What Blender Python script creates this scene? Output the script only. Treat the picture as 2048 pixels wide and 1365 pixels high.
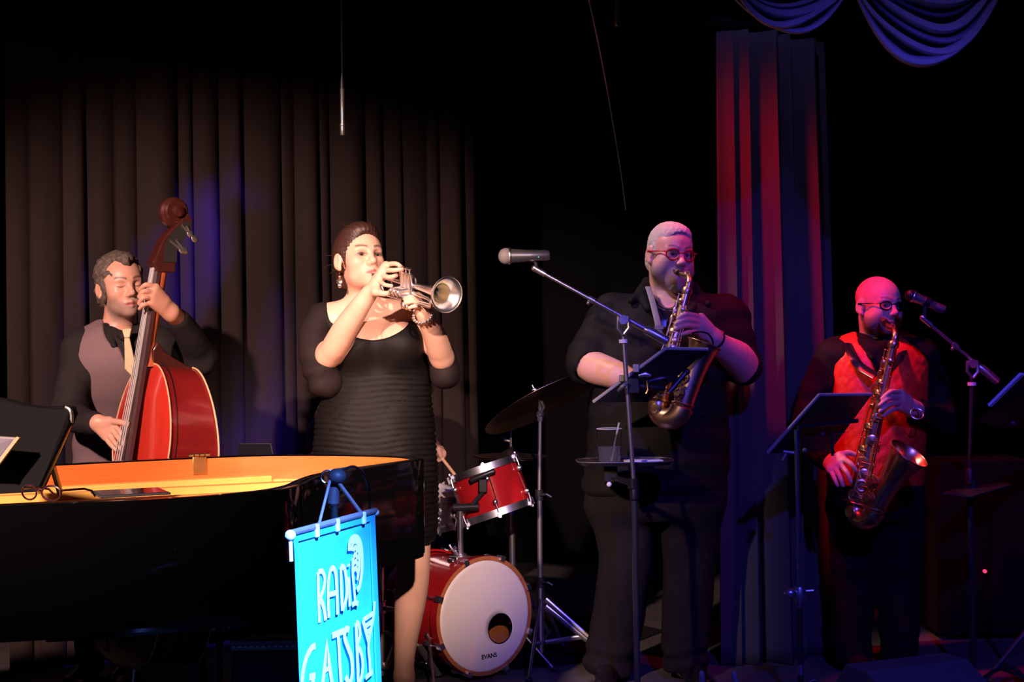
import bpy, bmesh, math, random
import numpy as np
from mathutils import Vector, Matrix, Euler
random.seed(7); np.random.seed(7)
for o in list(bpy.data.objects): bpy.data.objects.remove(o)
SC = bpy.context.scene; COL = SC.collection
PI = math.pi
# ------------------------------------------------------------------ camera
F, CX, CY, HOR, CAMH = 2700.0, 1024.0, 682.5, 708.0, 1.33
CAM_ROT = Euler((PI/2 + math.atan((HOR-CY)/F), 0, 0)).to_matrix() @ Matrix.Rotation(math.radians(-0.7), 3, 'Z')
CAM_LOC = Vector((0, 0, CAMH))
cd = bpy.data.cameras.new('camera'); cd.sensor_width = 36; cd.lens = F/2048*36; cd.clip_end = 60
cam = bpy.data.objects.new('camera', cd); COL.objects.link(cam)
cam.matrix_world = Matrix.Translation(CAM_LOC) @ CAM_ROT.to_4x4()
SC.camera = cam
def ray(px, py): return CAM_ROT @ Vector(((px-CX)/F, (CY-py)/F, -1))
def W(px, py, d):
    """the point seen at pixel (px, py) that stands d metres upstage of the camera"""
    v = ray(px, py); return CAM_LOC + v*(d/v.y)
def WZ(px, py, z):
    """the point seen at pixel (px, py) on the level z"""
    v = ray(px, py); return CAM_LOC + v*((z-CAMH)/v.z)
def mpp(d): return d/F
# ------------------------------------------------------------------ world, lights, exposure
wd = bpy.data.worlds.new('world'); SC.world = wd; wd.use_nodes = True
wd.node_tree.nodes['Background'].inputs[0].default_value = (0, 0, 0, 1)
wd.node_tree.nodes['Background'].inputs[1].default_value = 0.0
SC.view_settings.view_transform = 'Standard'; SC.view_settings.look = 'None'
SC.view_settings.gamma = 1; SC.view_settings.use_curve_mapping = False
SC.view_settings.exposure = 0.0
def spot(name, loc, target, watt, color, deg, blend=0.4, size=0.06, gobo=None):
    l = bpy.data.lights.new(name, 'SPOT'); l.energy = watt; l.color = color
    l.spot_size = math.radians(deg); l.spot_blend = blend; l.shadow_soft_size = size
    o = bpy.data.objects.new(name, l); COL.objects.link(o); o.location = loc
    o.rotation_euler = (Vector(target)-Vector(loc)).to_track_quat('-Z', 'Y').to_euler()
    if gobo:
        l.use_nodes = True; nt = l.node_tree
        em = nt.nodes['Emission']; tc = nt.nodes.new('ShaderNodeTexCoord')
        no = nt.nodes.new('ShaderNodeTexNoise'); no.inputs['Scale'].default_value = gobo; no.inputs['Detail'].default_value = 1.5
        rp = nt.nodes.new('ShaderNodeValToRGB'); rp.color_ramp.elements[0].position = 0.47; rp.color_ramp.elements[1].position = 0.62
        nt.links.new(tc.outputs['Normal'], no.inputs['Vector']); nt.links.new(no.outputs['Fac'], rp.inputs['Fac'])
        nt.links.new(rp.outputs['Color'], em.inputs['Strength'])
    return o
# the theatre's own lamps, all outside the picture: front-of-house bar behind and above the camera, rig over the stage
spot('wash_light_warm_offscreen', (-2.4, 0.0, 3.3), (-1.15, 5.2, 1.10), 2300, (1.0, 0.64, 0.55), 35, 0.6, 0.08)
spot('wash_light_front_offscreen', (0.6, -0.9, 3.0), (-0.46, 4.9, 1.10), 2300, (1.0, 0.66, 0.56), 17, 0.9, 0.06)
spot('par_light_blue_offscreen', (1.0, 0.2, 3.5), (1.25, 5.0, 0.85), 800, (0.08, 0.06, 1.0), 33, 0.7, 0.05)
spot('spot_light_banner_offscreen', (0.9, 0.1, 3.35), (-0.425, 2.70, 0.78), 8500, (0.11, 0.25, 1.0), 11.5, 1.0, 0.05)
spot('par_light_white_offscreen', (-1.25, 5.05, 3.75), (0.50, 5.35, 1.70), 290, (1.0, 0.72, 0.72), 22, 0.8, 0.04)
spot('par_light_red_offscreen', (0.25, 4.95, 3.50), (1.54, 5.65, 1.30), 540, (1.0, 0.006, 0.018), 40, 1.0, 0.10)
spot('par_light_red_side_offscreen', (1.95, 4.9, 3.5), (0.86, 5.42, 1.25), 95, (1.0, 0.008, 0.022), 24, 0.8, 0.03)
spot('gobo_light_blue_offscreen', (-0.25, 5.2, 4.0), (-1.40, 6.15, 1.60), 2600, (0.10, 0.04, 1.0), 24, 0.7, 0.02, gobo=6.0)
spot('rig_light_violet_offscreen', (0.95, 4.75, 3.5), (1.20, 5.75, 1.9), 26, (0.34, 0.25, 1.0), 60, 0.6, 0.05)
spot('rig_light_border_offscreen', (1.72, 4.05, 3.5), (1.42, 4.40, 2.55), 9, (0.20, 0.14, 1.0), 75, 0.8, 0.04)
# ------------------------------------------------------------------ materials
MATS = {}
def mat(name, col, rough=0.5, metal=0.0, var=0.12, scale=40.0, bump=0.0, bscale=200.0, coat=0.0, trans=0.0, ior=1.45,
        emit=0.0, sheen=0.0, attr=None, sss=0.0, stretch=None, wave=None, alpha=1.0, spec=0.5):
    if name in MATS: return MATS[name]
    m = bpy.data.materials.new(name); m.use_nodes = True; nt = m.node_tree; N = nt.nodes; L = nt.links
    b = N['Principled BSDF']
    b.inputs['Roughness'].default_value = rough; b.inputs['Metallic'].default_value = metal
    b.inputs['IOR'].default_value = ior; b.inputs['Transmission Weight'].default_value = trans
    b.inputs['Sheen Weight'].default_value = sheen; b.inputs['Coat Weight'].default_value = coat; b.inputs['Coat Roughness'].default_value = 0.08
    b.inputs['Alpha'].default_value = alpha; b.inputs['Specular IOR Level'].default_value = spec
    if sss: b.inputs['Subsurface Weight'].default_value = sss; b.inputs['Subsurface Radius'].default_value = (0.012, 0.004, 0.002); b.inputs['Subsurface Scale'].default_value = 1.0
    tc = N.new('ShaderNodeTexCoord'); mp = N.new('ShaderNodeMapping'); L.new(tc.outputs['Object'], mp.inputs['Vector'])
    if stretch: mp.inputs['Scale'].default_value = stretch
    if wave:
        nz = N.new('ShaderNodeTexWave'); nz.inputs['Scale'].default_value = wave; nz.inputs['Distortion'].default_value = 3.0; nz.inputs['Detail'].default_value = 3.0
    else:
        nz = N.new('ShaderNodeTexNoise'); nz.inputs['Scale'].default_value = scale; nz.inputs['Detail'].default_value = 4.0
    L.new(mp.outputs['Vector'], nz.inputs['Vector'])
    mr = N.new('ShaderNodeMapRange'); mr.inputs['To Min'].default_value = 1-var; mr.inputs['To Max'].default_value = 1+var
    L.new(nz.outputs['Fac'], mr.inputs['Value'])
    mx = N.new('ShaderNodeMix'); mx.data_type = 'RGBA'; mx.blend_type = 'MULTIPLY'; mx.inputs['Factor'].default_value = 1.0
    if attr:
        at = N.new('ShaderNodeVertexColor'); at.layer_name = attr; L.new(at.outputs['Color'], mx.inputs['A'])
    else: mx.inputs['A'].default_value = (*col, 1)
    L.new(mr.outputs['Result'], mx.inputs['B']); L.new(mx.outputs['Result'], b.inputs['Base Color'])
    if bump:
        n2 = N.new('ShaderNodeTexNoise'); n2.inputs['Scale'].default_value = bscale; n2.inputs['Detail'].default_value = 3.0
        bp = N.new('ShaderNodeBump'); bp.inputs['Strength'].default_value = bump; bp.inputs['Distance'].default_value = 0.004
        L.new(mp.outputs['Vector'], n2.inputs['Vector']); L.new(n2.outputs['Fac'], bp.inputs['Height']); L.new(bp.outputs['Normal'], b.inputs['Normal'])
    if emit: b.inputs['Emission Color'].default_value = (*col, 1); b.inputs['Emission Strength'].default_value = emit
    m.diffuse_color = (*col, 1); MATS[name] = m
    return m
M_black = mat('black_paint', (0.004, 0.004, 0.005), 0.75)
M_floor = mat('stage_floor_paint', (0.075, 0.062, 0.065), 0.5, var=0.35, scale=6, bump=0.15, bscale=30)
M_wall = mat('black_masking', (0.004, 0.004, 0.005), 0.95, spec=0.1)
M_velvet = mat('brown_grey_velour', (0.024, 0.0165, 0.0155), 0.95, var=0.25, scale=18, bump=0.1, bscale=90, stretch=(1, 1, 0.15), spec=0.1)
M_drape = mat('grey_velour', (0.054, 0.050, 0.052), 0.95, var=0.2, scale=20, stretch=(1, 1, 0.15), spec=0.1)
M_swag = mat('pale_swag_cloth', (0.34, 0.33, 0.33), 0.85, var=0.2, scale=15, spec=0.1)
M_ebony = mat('black_lacquer', (0.0022, 0.0022, 0.0026), 0.07, var=0.1, scale=4, spec=0.2)
M_veneer = mat('orange_rim_veneer', (0.64, 0.155, 0.032), 0.35, var=0.28, scale=6, stretch=(0.6, 0.6, 22), coat=0.2)
M_plate = mat('gold_iron_plate', (0.85, 0.48, 0.12), 0.4, metal=0.0, var=0.12, scale=12)
M_brass = mat('brass', (0.80, 0.52, 0.22), 0.3, metal=1.0, var=0.15)
M_steel = mat('bass_string_steel', (0.80, 0.78, 0.78), 0.42, metal=0.6)
M_chrome = mat('chrome', (0.88, 0.88, 0.90), 0.30, metal=1.0, var=0.05)
M_stand = mat('stand_grey_metal', (0.42, 0.41, 0.42), 0.32, metal=0.9, var=0.15)
M_dark = mat('black_plastic', (0.008, 0.008, 0.010), 0.45)
M_darkmetal = mat('black_metal', (0.035, 0.035, 0.038), 0.35, metal=0.6)
M_silver = mat('silver_plate', (0.93, 0.90, 0.90), 0.30, metal=1.0, var=0.06)
M_silverin = mat('bell_throat_silver', (0.80, 0.72, 0.55), 0.38, metal=1.0)
M_sax = mat('worn_lacquer_brass', (0.66, 0.44, 0.25), 0.36, metal=1.0, var=0.35, scale=60)
M_sax2 = mat('gold_lacquer_brass', (0.74, 0.48, 0.24), 0.30, metal=1.0, var=0.2, scale=60)
M_nickel = mat('nickel_keys', (0.72, 0.66, 0.58), 0.2, metal=1.0)
M_pad = mat('dark_ebonite', (0.01, 0.01, 0.012), 0.25)
M_bassfront = mat('bass_red_varnish', (0.50, 0.030, 0.018), 0.22, var=0.18, scale=9, coat=0.5, stretch=(3, 3, 0.5))
M_bassrib = mat('bass_rib_varnish', (0.17, 0.010, 0.010), 0.2, var=0.3, scale=10, coat=0.6, bump=0.05, bscale=40)
M_bassneck = mat('bass_neck_maple', (0.42, 0.10, 0.035), 0.3, var=0.25, scale=20)
M_basshead = mat('bass_head_brown', (0.055, 0.013, 0.010), 0.28, var=0.3, scale=25, coat=0.3)
M_edge = mat('worn_edge_wood', (0.62, 0.38, 0.22), 0.5, var=0.3, scale=60)
M_ebonyboard = mat('ebony_fingerboard', (0.06, 0.025, 0.028), 0.3, var=0.3, scale=40, stretch=(4, 4, 0.4))
M_drumred = mat('red_burst_lacquer', (0.36, 0.010, 0.012), 0.15, var=0.25, scale=5, coat=0.7)
M_hoopwood = mat('hoop_wood', (0.42, 0.14, 0.05), 0.3, var=0.2, scale=30)
M_head = mat('cream_drum_head', (0.80, 0.72, 0.60), 0.5, var=0.04, scale=3)
M_headw = mat('coated_drum_head', (0.78, 0.72, 0.72), 0.6, var=0.04)
M_cymbal = mat('bronze_cymbal', (0.34, 0.22, 0.15), 0.38, metal=1.0, var=0.25, scale=30, bump=0.1, bscale=120)
M_wood = mat('hickory_stick', (0.66, 0.38, 0.20), 0.5, var=0.15, scale=30)
M_desk = mat('matt_black_desk', (0.003, 0.0035, 0.004), 0.8, spec=0.15)
M_rug = mat('black_drum_rug', (0.010, 0.009, 0.010), 0.95, var=0.3, scale=120, bump=0.4, bscale=400, spec=0.1)
M_glass = mat('clear_glass', (0.95, 0.95, 0.97), 0.02, trans=1.0, ior=1.18, var=0.0)
M_water = mat('water', (0.85, 0.88, 1.0), 0.03, trans=0.85, ior=1.22, var=0.0)
M_banner = mat('banner_cyan_vinyl', (0.05, 0.62, 0.78), 0.55, var=0.1, scale=3)
M_bannerw = mat('banner_white_print', (0.92, 0.95, 0.95), 0.6, var=0.02)
M_dgrey = mat('dark_grey_plastic', (0.05, 0.05, 0.055), 0.5)
M_screen = mat('tablet_glass', (0.02, 0.02, 0.025), 0.08, spec=0.8)
M_grey = mat('grey_paint', (0.22, 0.20, 0.20), 0.6)
M_paper = mat('white_paper', (0.75, 0.74, 0.78), 0.7, var=0.05)
M_ivory = mat('piano_keys_white', (0.8, 0.72, 0.6), 0.3)
M_led = mat('red_led', (1.0, 0.03, 0.12), 0.4, emit=2.0)
M_ledg = mat('green_led', (0.1, 0.9, 0.5), 0.4, emit=0.8)
# ------------------------------------------------------------------ mesh helpers
def catmull(pts, n=8, closed=False):
    P = [Vector(p) for p in pts]; out = []; N_ = len(P)
    segs = N_ if closed else N_-1
    for i in range(segs):
        if closed: p0, p1, p2, p3 = P[(i-1) % N_], P[i], P[(i+1) % N_], P[(i+2) % N_]
        else: p0, p1, p2, p3 = P[max(i-1, 0)], P[i], P[i+1], P[min(i+2, N_-1)]
        for k in range(n):
            t = k/n
            out.append(0.5*((2*p1)+(p2-p0)*t+(2*p0-5*p1+4*p2-p3)*t*t+(3*p1-p0-3*p2+p3)*t**3))
    if not closed: out.append(P[-1].copy())
    return out
def basis(z, hint=(0, 0, 1)):
    z = Vector(z).normalized(); h = Vector(hint)
    if abs(z.dot(h.normalized())) > 0.98: h = Vector((1, 0, 0))
    x = h.cross(z).normalized(); y = z.cross(x)
    return x, y, z
def rotm(z, hint=(0, 0, 1)):
    x, y, z = basis(z, hint); return Matrix((x, y, z)).transposed()
class MB:
    def __init__(s): s.v = []; s.f = []
    def add(s, v, f):
        o = len(s.v); s.v += [tuple(p) for p in v]; s.f += [tuple(i+o for i in q) for q in f]; return s
    def tube(s, pts, r, n=10, caps=True, closed=False, flat=None, hint=(0, 0, 1)):
        P = [Vector(p) for p in pts]; m = len(P)
        R = r if isinstance(r, (list, tuple)) else [r]*m
        T = []
        for i in range(m):
            a = P[(i-1) % m] if (closed or i > 0) else P[i]; b = P[(i+1) % m] if (closed or i < m-1) else P[i]
            t = (b-a); T.append(t.normalized() if t.length > 1e-9 else Vector((0, 0, 1)))
        x, y, _ = basis(T[0], hint); v = []; f = []
        for i in range(m):
            t = T[i]; x = (x-t*x.dot(t)).normalized(); y = t.cross(x)
            for k in range(n):
                a = 2*PI*k/n; fx, fy = (1, 1) if not flat else flat
                v.append(P[i]+x*(R[i]*fx*math.cos(a))+y*(R[i]*fy*math.sin(a)))
        last = m if closed else m-1
        for i in range(last):
            j = (i+1) % m
            for k in range(n): k2 = (k+1) % n; f.append((i*n+k, i*n+k2, j*n+k2, j*n+k))
        if caps and not closed: f.append(tuple(range(n-1, -1, -1))); f.append(tuple((m-1)*n+k for k in range(n)))
        return s.add(v, f)
    def lathe(s, prof, a, axis, n=24, caps=True, hint=(0, 0, 1), closed=False):
        a = Vector(a); x, y, z = basis(axis, hint); v = []; f = []
        for r, h in prof:
            for k in range(n):
                t = 2*PI*k/n; v.append(a+z*h+x*(r*math.cos(t))+y*(r*math.sin(t)))
        m = len(prof)
        for i in range(m if closed else m-1):
            j = (i+1) % m
            for k in range(n): k2 = (k+1) % n; f.append((i*n+k, i*n+k2, j*n+k2, j*n+k))
        if caps and not closed: f.append(tuple(range(n-1, -1, -1))); f.append(tuple((m-1)*n+k for k in range(n)))
        return s.add(v, f)
    def cyl(s, a, b, r, n=12, r2=None):
        return s.tube([a, b], [r, r if r2 is None else r2], n)
    def box(s, c, size, R=None):
        c = Vector(c); R = R or Matrix.Identity(3); v = []
        for dz in (-.5, .5):
            for dx, dy in ((-.5, -.5), (.5, -.5), (.5, .5), (-.5, .5)): v.append(c+R@Vector((dx*size[0], dy*size[1], dz*size[2])))
        return s.add(v, [(3, 2, 1, 0), (4, 5, 6, 7), (0, 1, 5, 4), (1, 2, 6, 5), (2, 3, 7, 6), (3, 0, 4, 7)])
    def prism(s, poly, vec):
        P = [Vector(p) for p in poly]; n = len(P); vec = Vector(vec)
        v = P+[p+vec for p in P]
        f = [tuple(range(n-1, -1, -1)), tuple(range(n, 2*n))]+[(i, (i+1) % n, n+(i+1) % n, n+i) for i in range(n)]
        return s.add(v, f)
    def sph(s, c, r, R=None, nu=16, nv=10):
        c = Vector(c); r = (r, r, r) if not isinstance(r, (tuple, list)) else r; R = R or Matrix.Identity(3); v = []; f = []
        for i in range(1, nv):
            th = PI*i/nv
            for k in range(nu):
                a = 2*PI*k/nu; v.append(c+R@Vector((r[0]*math.sin(th)*math.cos(a), r[1]*math.sin(th)*math.sin(a), r[2]*math.cos(th))))
        t = len(v); v += [c+R@Vector((0, 0, r[2])), c-R@Vector((0, 0, r[2]))]
        for i in range(nv-2):
            for k in range(nu): k2 = (k+1) % nu; f.append((i*nu+k, (i+1)*nu+k, (i+1)*nu+k2, i*nu+k2))
        for k in range(nu): k2 = (k+1) % nu; f.append((t, k, k2)); f.append((t+1, (nv-2)*nu+k2, (nv-2)*nu+k))
        return s.add(v, f)
    def build(s, name, m, parent=None, smooth=True, bevel=0.0, angle=35, solid=0.0):
        me = bpy.data.meshes.new(name); me.from_pydata(s.v, [], s.f); me.update()
        o = bpy.data.objects.new(name, me); COL.objects.link(o); me.materials.append(m)
        bm = bmesh.new(); bm.from_mesh(me); bmesh.ops.recalc_face_normals(bm, faces=bm.faces); bm.to_mesh(me); bm.free()
        if smooth:
            me.shade_smooth(); me.set_sharp_from_angle(angle=math.radians(angle))
        if solid: md = o.modifiers.new('thickness', 'SOLIDIFY'); md.thickness = solid; md.offset = 0
        if bevel: md = o.modifiers.new('bevel', 'BEVEL'); md.width = bevel; md.segments = 2; md.limit_method = 'ANGLE'
        if parent: adopt(o, parent)
        return o
def adopt(o, parent):
    o.parent = parent; o.matrix_parent_inverse = Matrix.Translation(-world_loc(parent))
def world_loc(o):
    l = Vector(o.location)
    return l if o.parent is None else l*1.0
def tag(o, label=None, cat=None, group=None, kind=None):
    if label: o['label'] = label
    if cat: o['category'] = cat
    if group: o['group'] = group
    if kind: o['kind'] = kind
    return o
def thing(name, label, cat, loc=(0, 0, 0), group=None):
    o = bpy.data.objects.new(name, None); COL.objects.link(o); o.location = loc; o.empty_display_size = 0.1
    return tag(o, label, cat, group)
def part(name, m, parent, fn, **kw):
    b = MB(); fn(b); return b.build(name, m, parent, **kw)
# ------------------------------------------------------------------ the setting
XL, XR, YF, YB, ZC = -4.2, 4.2, -1.6, 8.6, 4.6
def slab(name, c, size, m): return tag(part(name, m, None, lambda b: b.box(c, size), smooth=False), kind='structure')
slab('floor', (0, (YF+YB)/2, -0.1), (XR-XL, YB-YF, 0.2), M_floor)
slab('ceiling', (0, (YF+YB)/2, ZC+0.05), (XR-XL+.2, YB-YF+.2, 0.1), M_wall)
slab('wall_back', (0, YB+0.05, ZC/2), (XR-XL+.2, 0.1, ZC), M_wall)
slab('wall_left', (XL-0.05, (YF+YB)/2, ZC/2), (0.1, YB-YF, ZC), M_wall)
slab('wall_right', (XR+0.05, (YF+YB)/2, ZC/2), (0.1, YB-YF, ZC), M_wall)
slab('wall_front', (0, YF-0.05, ZC/2), (XR-XL+.2, 0.1, ZC), M_wall)
# ------------------------------------------------------------------ curtains
def curtain(name, A, B, creases, ztop, m, label, amp=0.06, flare=0.0, zbot=0.004, nv=40, seed=1, steps=0.0, power=0.5, skew=0.5):
    """a hanging drape: rounded folds between crease lines (fractions of the width)"""
    rnd = random.Random(seed)
    A = Vector((A[0], A[1], 0)); B = Vector((B[0], B[1], 0)); w = (B-A).length; e = (B-A)/w; nrm = Vector((e.y, -e.x, 0))
    cols = []
    for i in range(len(creases)-1):
        a, b = creases[i], creases[i+1]; am = amp*rnd.uniform(0.25, 1.2)*min(1.0, (b-a)*w/0.14); dz = rnd.uniform(0, steps); ph = rnd.uniform(-1, 1)
        n = max(8, int((b-a)*w/0.012))
        for k in range(n): cols.append((a, b, k/n, am, dz, ph, i))
    cols.append((creases[-2], creases[-1], 1.0, 0, 0, 0, len(creases)-2))
    v = []; f = []
    for j in range(nv+1):
        t = j/nv
        for (a, b, s, am, dz, ph, i) in cols:
            spread = 1+flare*(1-t)
            u = a+(b-a)*s
            s2 = s**(math.log(0.5)/math.log(skew))
            bul = (math.sin(PI*min(max(s2, 0), 1)))**power if skew < .7 else (min(1, s/.86)**2.2 if s < .86 else ((1-s)/.14)**.6)
            bend = ph*0.03*math.sin(2.2*t+ph*3)*math.sin(PI*s)
            p = A+e*(w*(u*spread-flare*(1-t)*0.35)+bend)+nrm*(am*bul*(0.75+0.35*(1-t)))
            v.append((p.x, p.y, zbot+(ztop-dz-zbot)*t))
    n = len(cols)
    for j in range(nv):
        for k in range(n-1): f.append((j*n+k, j*n+k+1, (j+1)*n+k+1, (j+1)*n+k))
    o = MB().add(v, f).build(name, m, None, solid=0.006, angle=70)
    return tag(o, label, 'curtain')
pxl = [14, 62, 128, 173, 232, 276, 358, 388, 440, 486, 566, 592, 640, 662, 732, 768, 806, 858, 882, 925, 954]
A_ = (-2.14, 5.72); B_ = (-0.19, 7.32)
def frac(px):
    q = (px-1024)/F; dx, dy = B_[0]-A_[0], B_[1]-A_[1]
    return (q*A_[1]-A_[0])/(dx-q*dy)
curtain('stage_curtain', A_, B_, [frac(p) for p in pxl], 2.73, M_velvet, 'wide dark brown-grey velour curtain hanging behind the bass and trumpet players', amp=0.060, steps=0.03, seed=4, power=0.75, skew=0.58)
RA, RB = W(1441, 700, 5.72), W(1652, 700, 5.98)
curtain('side_curtain', RA.xy, RB.xy, [0.0, .115, .235, .46, .63, .85, 1.0], 2.70, M_drape, 'narrow grey drape lit red between the two saxophone players', amp=0.15, flare=0.10, seed=9, steps=0.025, power=0.6, skew=0.9)
# pipes that carry the curtains
def pipe(name, a, b, label):
    tag(part(name, M_wall, None, lambda m: m.tube([a, b], 0.024, 12)), label, 'pipe')
pipe('curtain_pipe', (A_[0]-.3, A_[1]-.25, 2.755), (B_[0]+.05, B_[1]+.04, 2.755), 'black pipe carrying the wide brown-grey curtain')
pipe('curtain_pipe', (RA.x-.03, RA.y-.03, 2.725), (RB.x+.25, RB.y+.2, 2.725), 'black pipe carrying the narrow red-lit drape')
# ------------------------------------------------------------------ swagged border top right
def swag(label, xl, xr, yb, ytop, d, nf=7, seed=1):
    rnd = random.Random(seed); root = thing('swag_drape', label, 'drape', W((xl+xr)/2, yb, d), 'swagged border above the stage')
    qs = [0.0]
    for i in range(nf-1): qs.append(qs[-1]+rnd.uniform(.5, 1.6))
    qs = [q/qs[-1] for q in qs]
    for i in range(nf):
        q = qs[i]              # 0 = lowest fold
        b = yb-(yb-ytop)*q*0.95; a0 = xl-16+(xr-xl)*(0.10*q+rnd.uniform(0, .05)); a1 = xr+16-(xr-xl)*(0.10*q+rnd.uniform(0, .05))
        mid = rnd.uniform(-0.16, 0.16); th = rnd.uniform(6, 15); pts = []
        for k in range(17):
            t = k/16; s = max(0, 4*t*(1-t))**0.8*(1+mid*math.sin(2*PI*t))
            pts.append(W(a0+(a1-a0)*t, -75+(b+75)*s, d+0.05*q+0.05*(1-s)-.012*(i % 2)))
        cp = catmull(pts, 3); n_ = len(cp)
        r = [mpp(d)*th*(.55+.75*math.sin(PI*k/(n_-1))**1.5) for k in range(n_)]
        part('fold', M_swag, root, lambda m: m.tube(cp, r, 12, flat=(1.5, 0.6)))
    # the cloth web behind the folds
    def web(m):
        v = []; f = []; n = 24; mrows = 8
        for j in range(mrows+1):
            for k in range(n+1):
                t = k/n; s = (4*t*(1-t))**0.8; q = j/mrows
                y0 = -75; yy = y0+(yb-2-y0)*s*q
                p = W(xl-12+(xr-xl+24)*t, yy, d+0.05+0.03*math.cos(q*9)); v.append(p)
        for j in range(mrows):
            for k in range(n): f.append((j*(n+1)+k, j*(n+1)+k+1, (j+1)*(n+1)+k+1, (j+1)*(n+1)+k))
        m.add(v, f)
    part('cloth', M_swag, root, web, solid=0.004)
swag('pale swag drape with tight folds above the narrow drape', 1447, 1712, 60, -45, 4.35, 7, 3)
swag('pale swag drape hanging lower, above the vest player', 1704, 2012, 122, -40, 4.44, 8, 5)
part('swag_batten', M_wall, None, lambda m: m.tube([W(1380, -84, 4.45), W(2100, -84, 4.45)], 0.045, 12)); tag(bpy.data.objects['swag_batten'], 'black batten above the pale swag drapes', 'pipe')
# ------------------------------------------------------------------ hanging microphones and wires
def hang_mic(label, px, ytop, ybot, d, wpx, m):
    a, b = W(px, ytop, d), W(px+1, ybot, d); r = wpx*mpp(d)/2; L = (a-b).length
    root = thing('hanging_microphone', label, 'microphone', b)
    part('body', m, root, lambda k: k.lathe([(r*.85, 0), (r*1.1, .004), (r*1.1, L*.19), (r*.92, L*.2), (r*.9, L), (r*.6, L+.004)], b, a-b, 16))
    part('strain_relief', M_dark, root, lambda k: k.lathe([(r*1.0, 0), (r*.9, .02), (r*.3, .06)], a, (0, 0, 1), 12))
    c = Vector((a.x, a.y, ZC)); part('cable', M_darkmetal, root, lambda k: k.tube([a+Vector((0, 0, .05)), (a+c)/2+Vector((.004, 0, 0)), c], 0.0028, 6))
    part('ring', m, root, lambda k: k.lathe([(r*1.15, 0), (r*1.22, .004), (r*1.15, .008)], b+(a-b).normalized()*L*.2, a-b, 16))
hang_mic('slim hanging microphone above the trumpet player', 684.5, 178, 271, 5.1, 10, M_stand)
hang_mic('slim hanging microphone hanging above the boom microphone', 1234, -70, 53, 4.9, 12, M_stand)
tag(part('hanging_cable', M_bannerw, None, lambda m: m.tube(catmull([W(1165, -60, 5.6), W(1178, 0, 5.6), W(1190, 55, 5.6), W(1203, 120, 5.7), W(1216, 190, 5.9), W(1238, 320, 6.4), W(1252, 420, 7.0)], 4), 0.0035, 6)), 'thin pale cable slanting down from the rigging in front of the black back wall', 'cable')
tag(part('hanging_cable', M_darkmetal, None, lambda m: m.tube([Vector((W(564, 38, 6.0).x, 6.0, ZC)), W(564, 38, 6.0)], 0.003, 6)), 'short thin wire hanging above the wide curtain', 'cable')
tag(part('hanging_cable', M_darkmetal, None, lambda m: m.tube(catmull([W(1075, 86, 6.6), W(1140, 65, 6.5), W(1215, 47, 6.4), W(1300, 15, 6.2)], 4), 0.003, 6)), 'thin dark wire sloping across behind the slanting pale cable', 'cable')
# ------------------------------------------------------------------ grand piano, lid off
ZR, ZB, ZP = 0.98, 0.665, 0.90
near = [(-1.95, 3.02), (-1.55, 3.15), (-1.225, 3.235), (-0.96, 3.30), (-0.76, 3.40), (-0.635, 3.53), (-0.585, 3.67), (-0.575, 3.83), (-0.555, 3.99), (-0.50, 4.14), (-0.435, 4.27), (-0.365, 4.40), (-0.305, 4.52)]
far = [(-0.315, 4.60), (-0.37, 4.68), (-0.465, 4.745), (-0.60, 4.80), (-0.74, 4.835), (-0.887, 4.84), (-1.06, 4.79), (-1.53, 4.53), (-2.3, 4.07)]
outer = [Vector((x, y, 0)) for x, y in [(p.x, p.y) for p in catmull([(x, y, 0) for x, y in near+far], 6)]]
def offset(poly, dist):
    out = []; n = len(poly)
    for i in range(n):
        a, b = poly[max(i-1, 0)], poly[min(i+1, n-1)]; t = (b-a).normalized(); out.append(poly[i]+Vector((-t.y, t.x, 0))*dist)
    return out
inner = offset(outer, 0.045)
piano = thing('grand_piano', 'black lacquered grand piano with the lid off and orange inside rim', 'piano', (-1.2, 3.9, 0))
def rim_out(m):
    v = []; f = []; n = len(outer)
    for p in outer: v.append((p.x, p.y, ZB))
    for p in outer: v.append((p.x, p.y, ZR-.004))
    for p in offset(outer, .004): v.append((p.x, p.y, ZR))
    for p in offset(outer, .041): v.append((p.x, p.y, ZR))
    for p in inner: v.append((p.x, p.y, ZR-.004))
    for r in range(4):
        for i in range(n-1): f.append((r*n+i, r*n+i+1, (r+1)*n+i+1, (r+1)*n+i))
    m.add(v, f)
part('rim', M_ebony, piano, rim_out, angle=50)
def rim_in(m):
    v = []; f = []; n = len(inner)
    for z in (ZB, ZR-.004):
        for p in inner: v.append((p.x, p.y, z))
    for i in range(n-1): f.append((i, i+1, n+i+1, n+i))
    m.add(v, f)
part('inner_rim', M_veneer, piano, rim_in, angle=60)
def deck(z, th, off, m):
    P = offset(outer, off); m.prism([(p.x, p.y, z) for p in P], (0, 0, th))
part('case_bottom', M_ebony, piano, lambda m: deck(ZB-.012, .03, .004, m), smooth=False)
part('soundboard', M_veneer, piano, lambda m: deck(ZP-.075, .012, .046, m), smooth=False)
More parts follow.
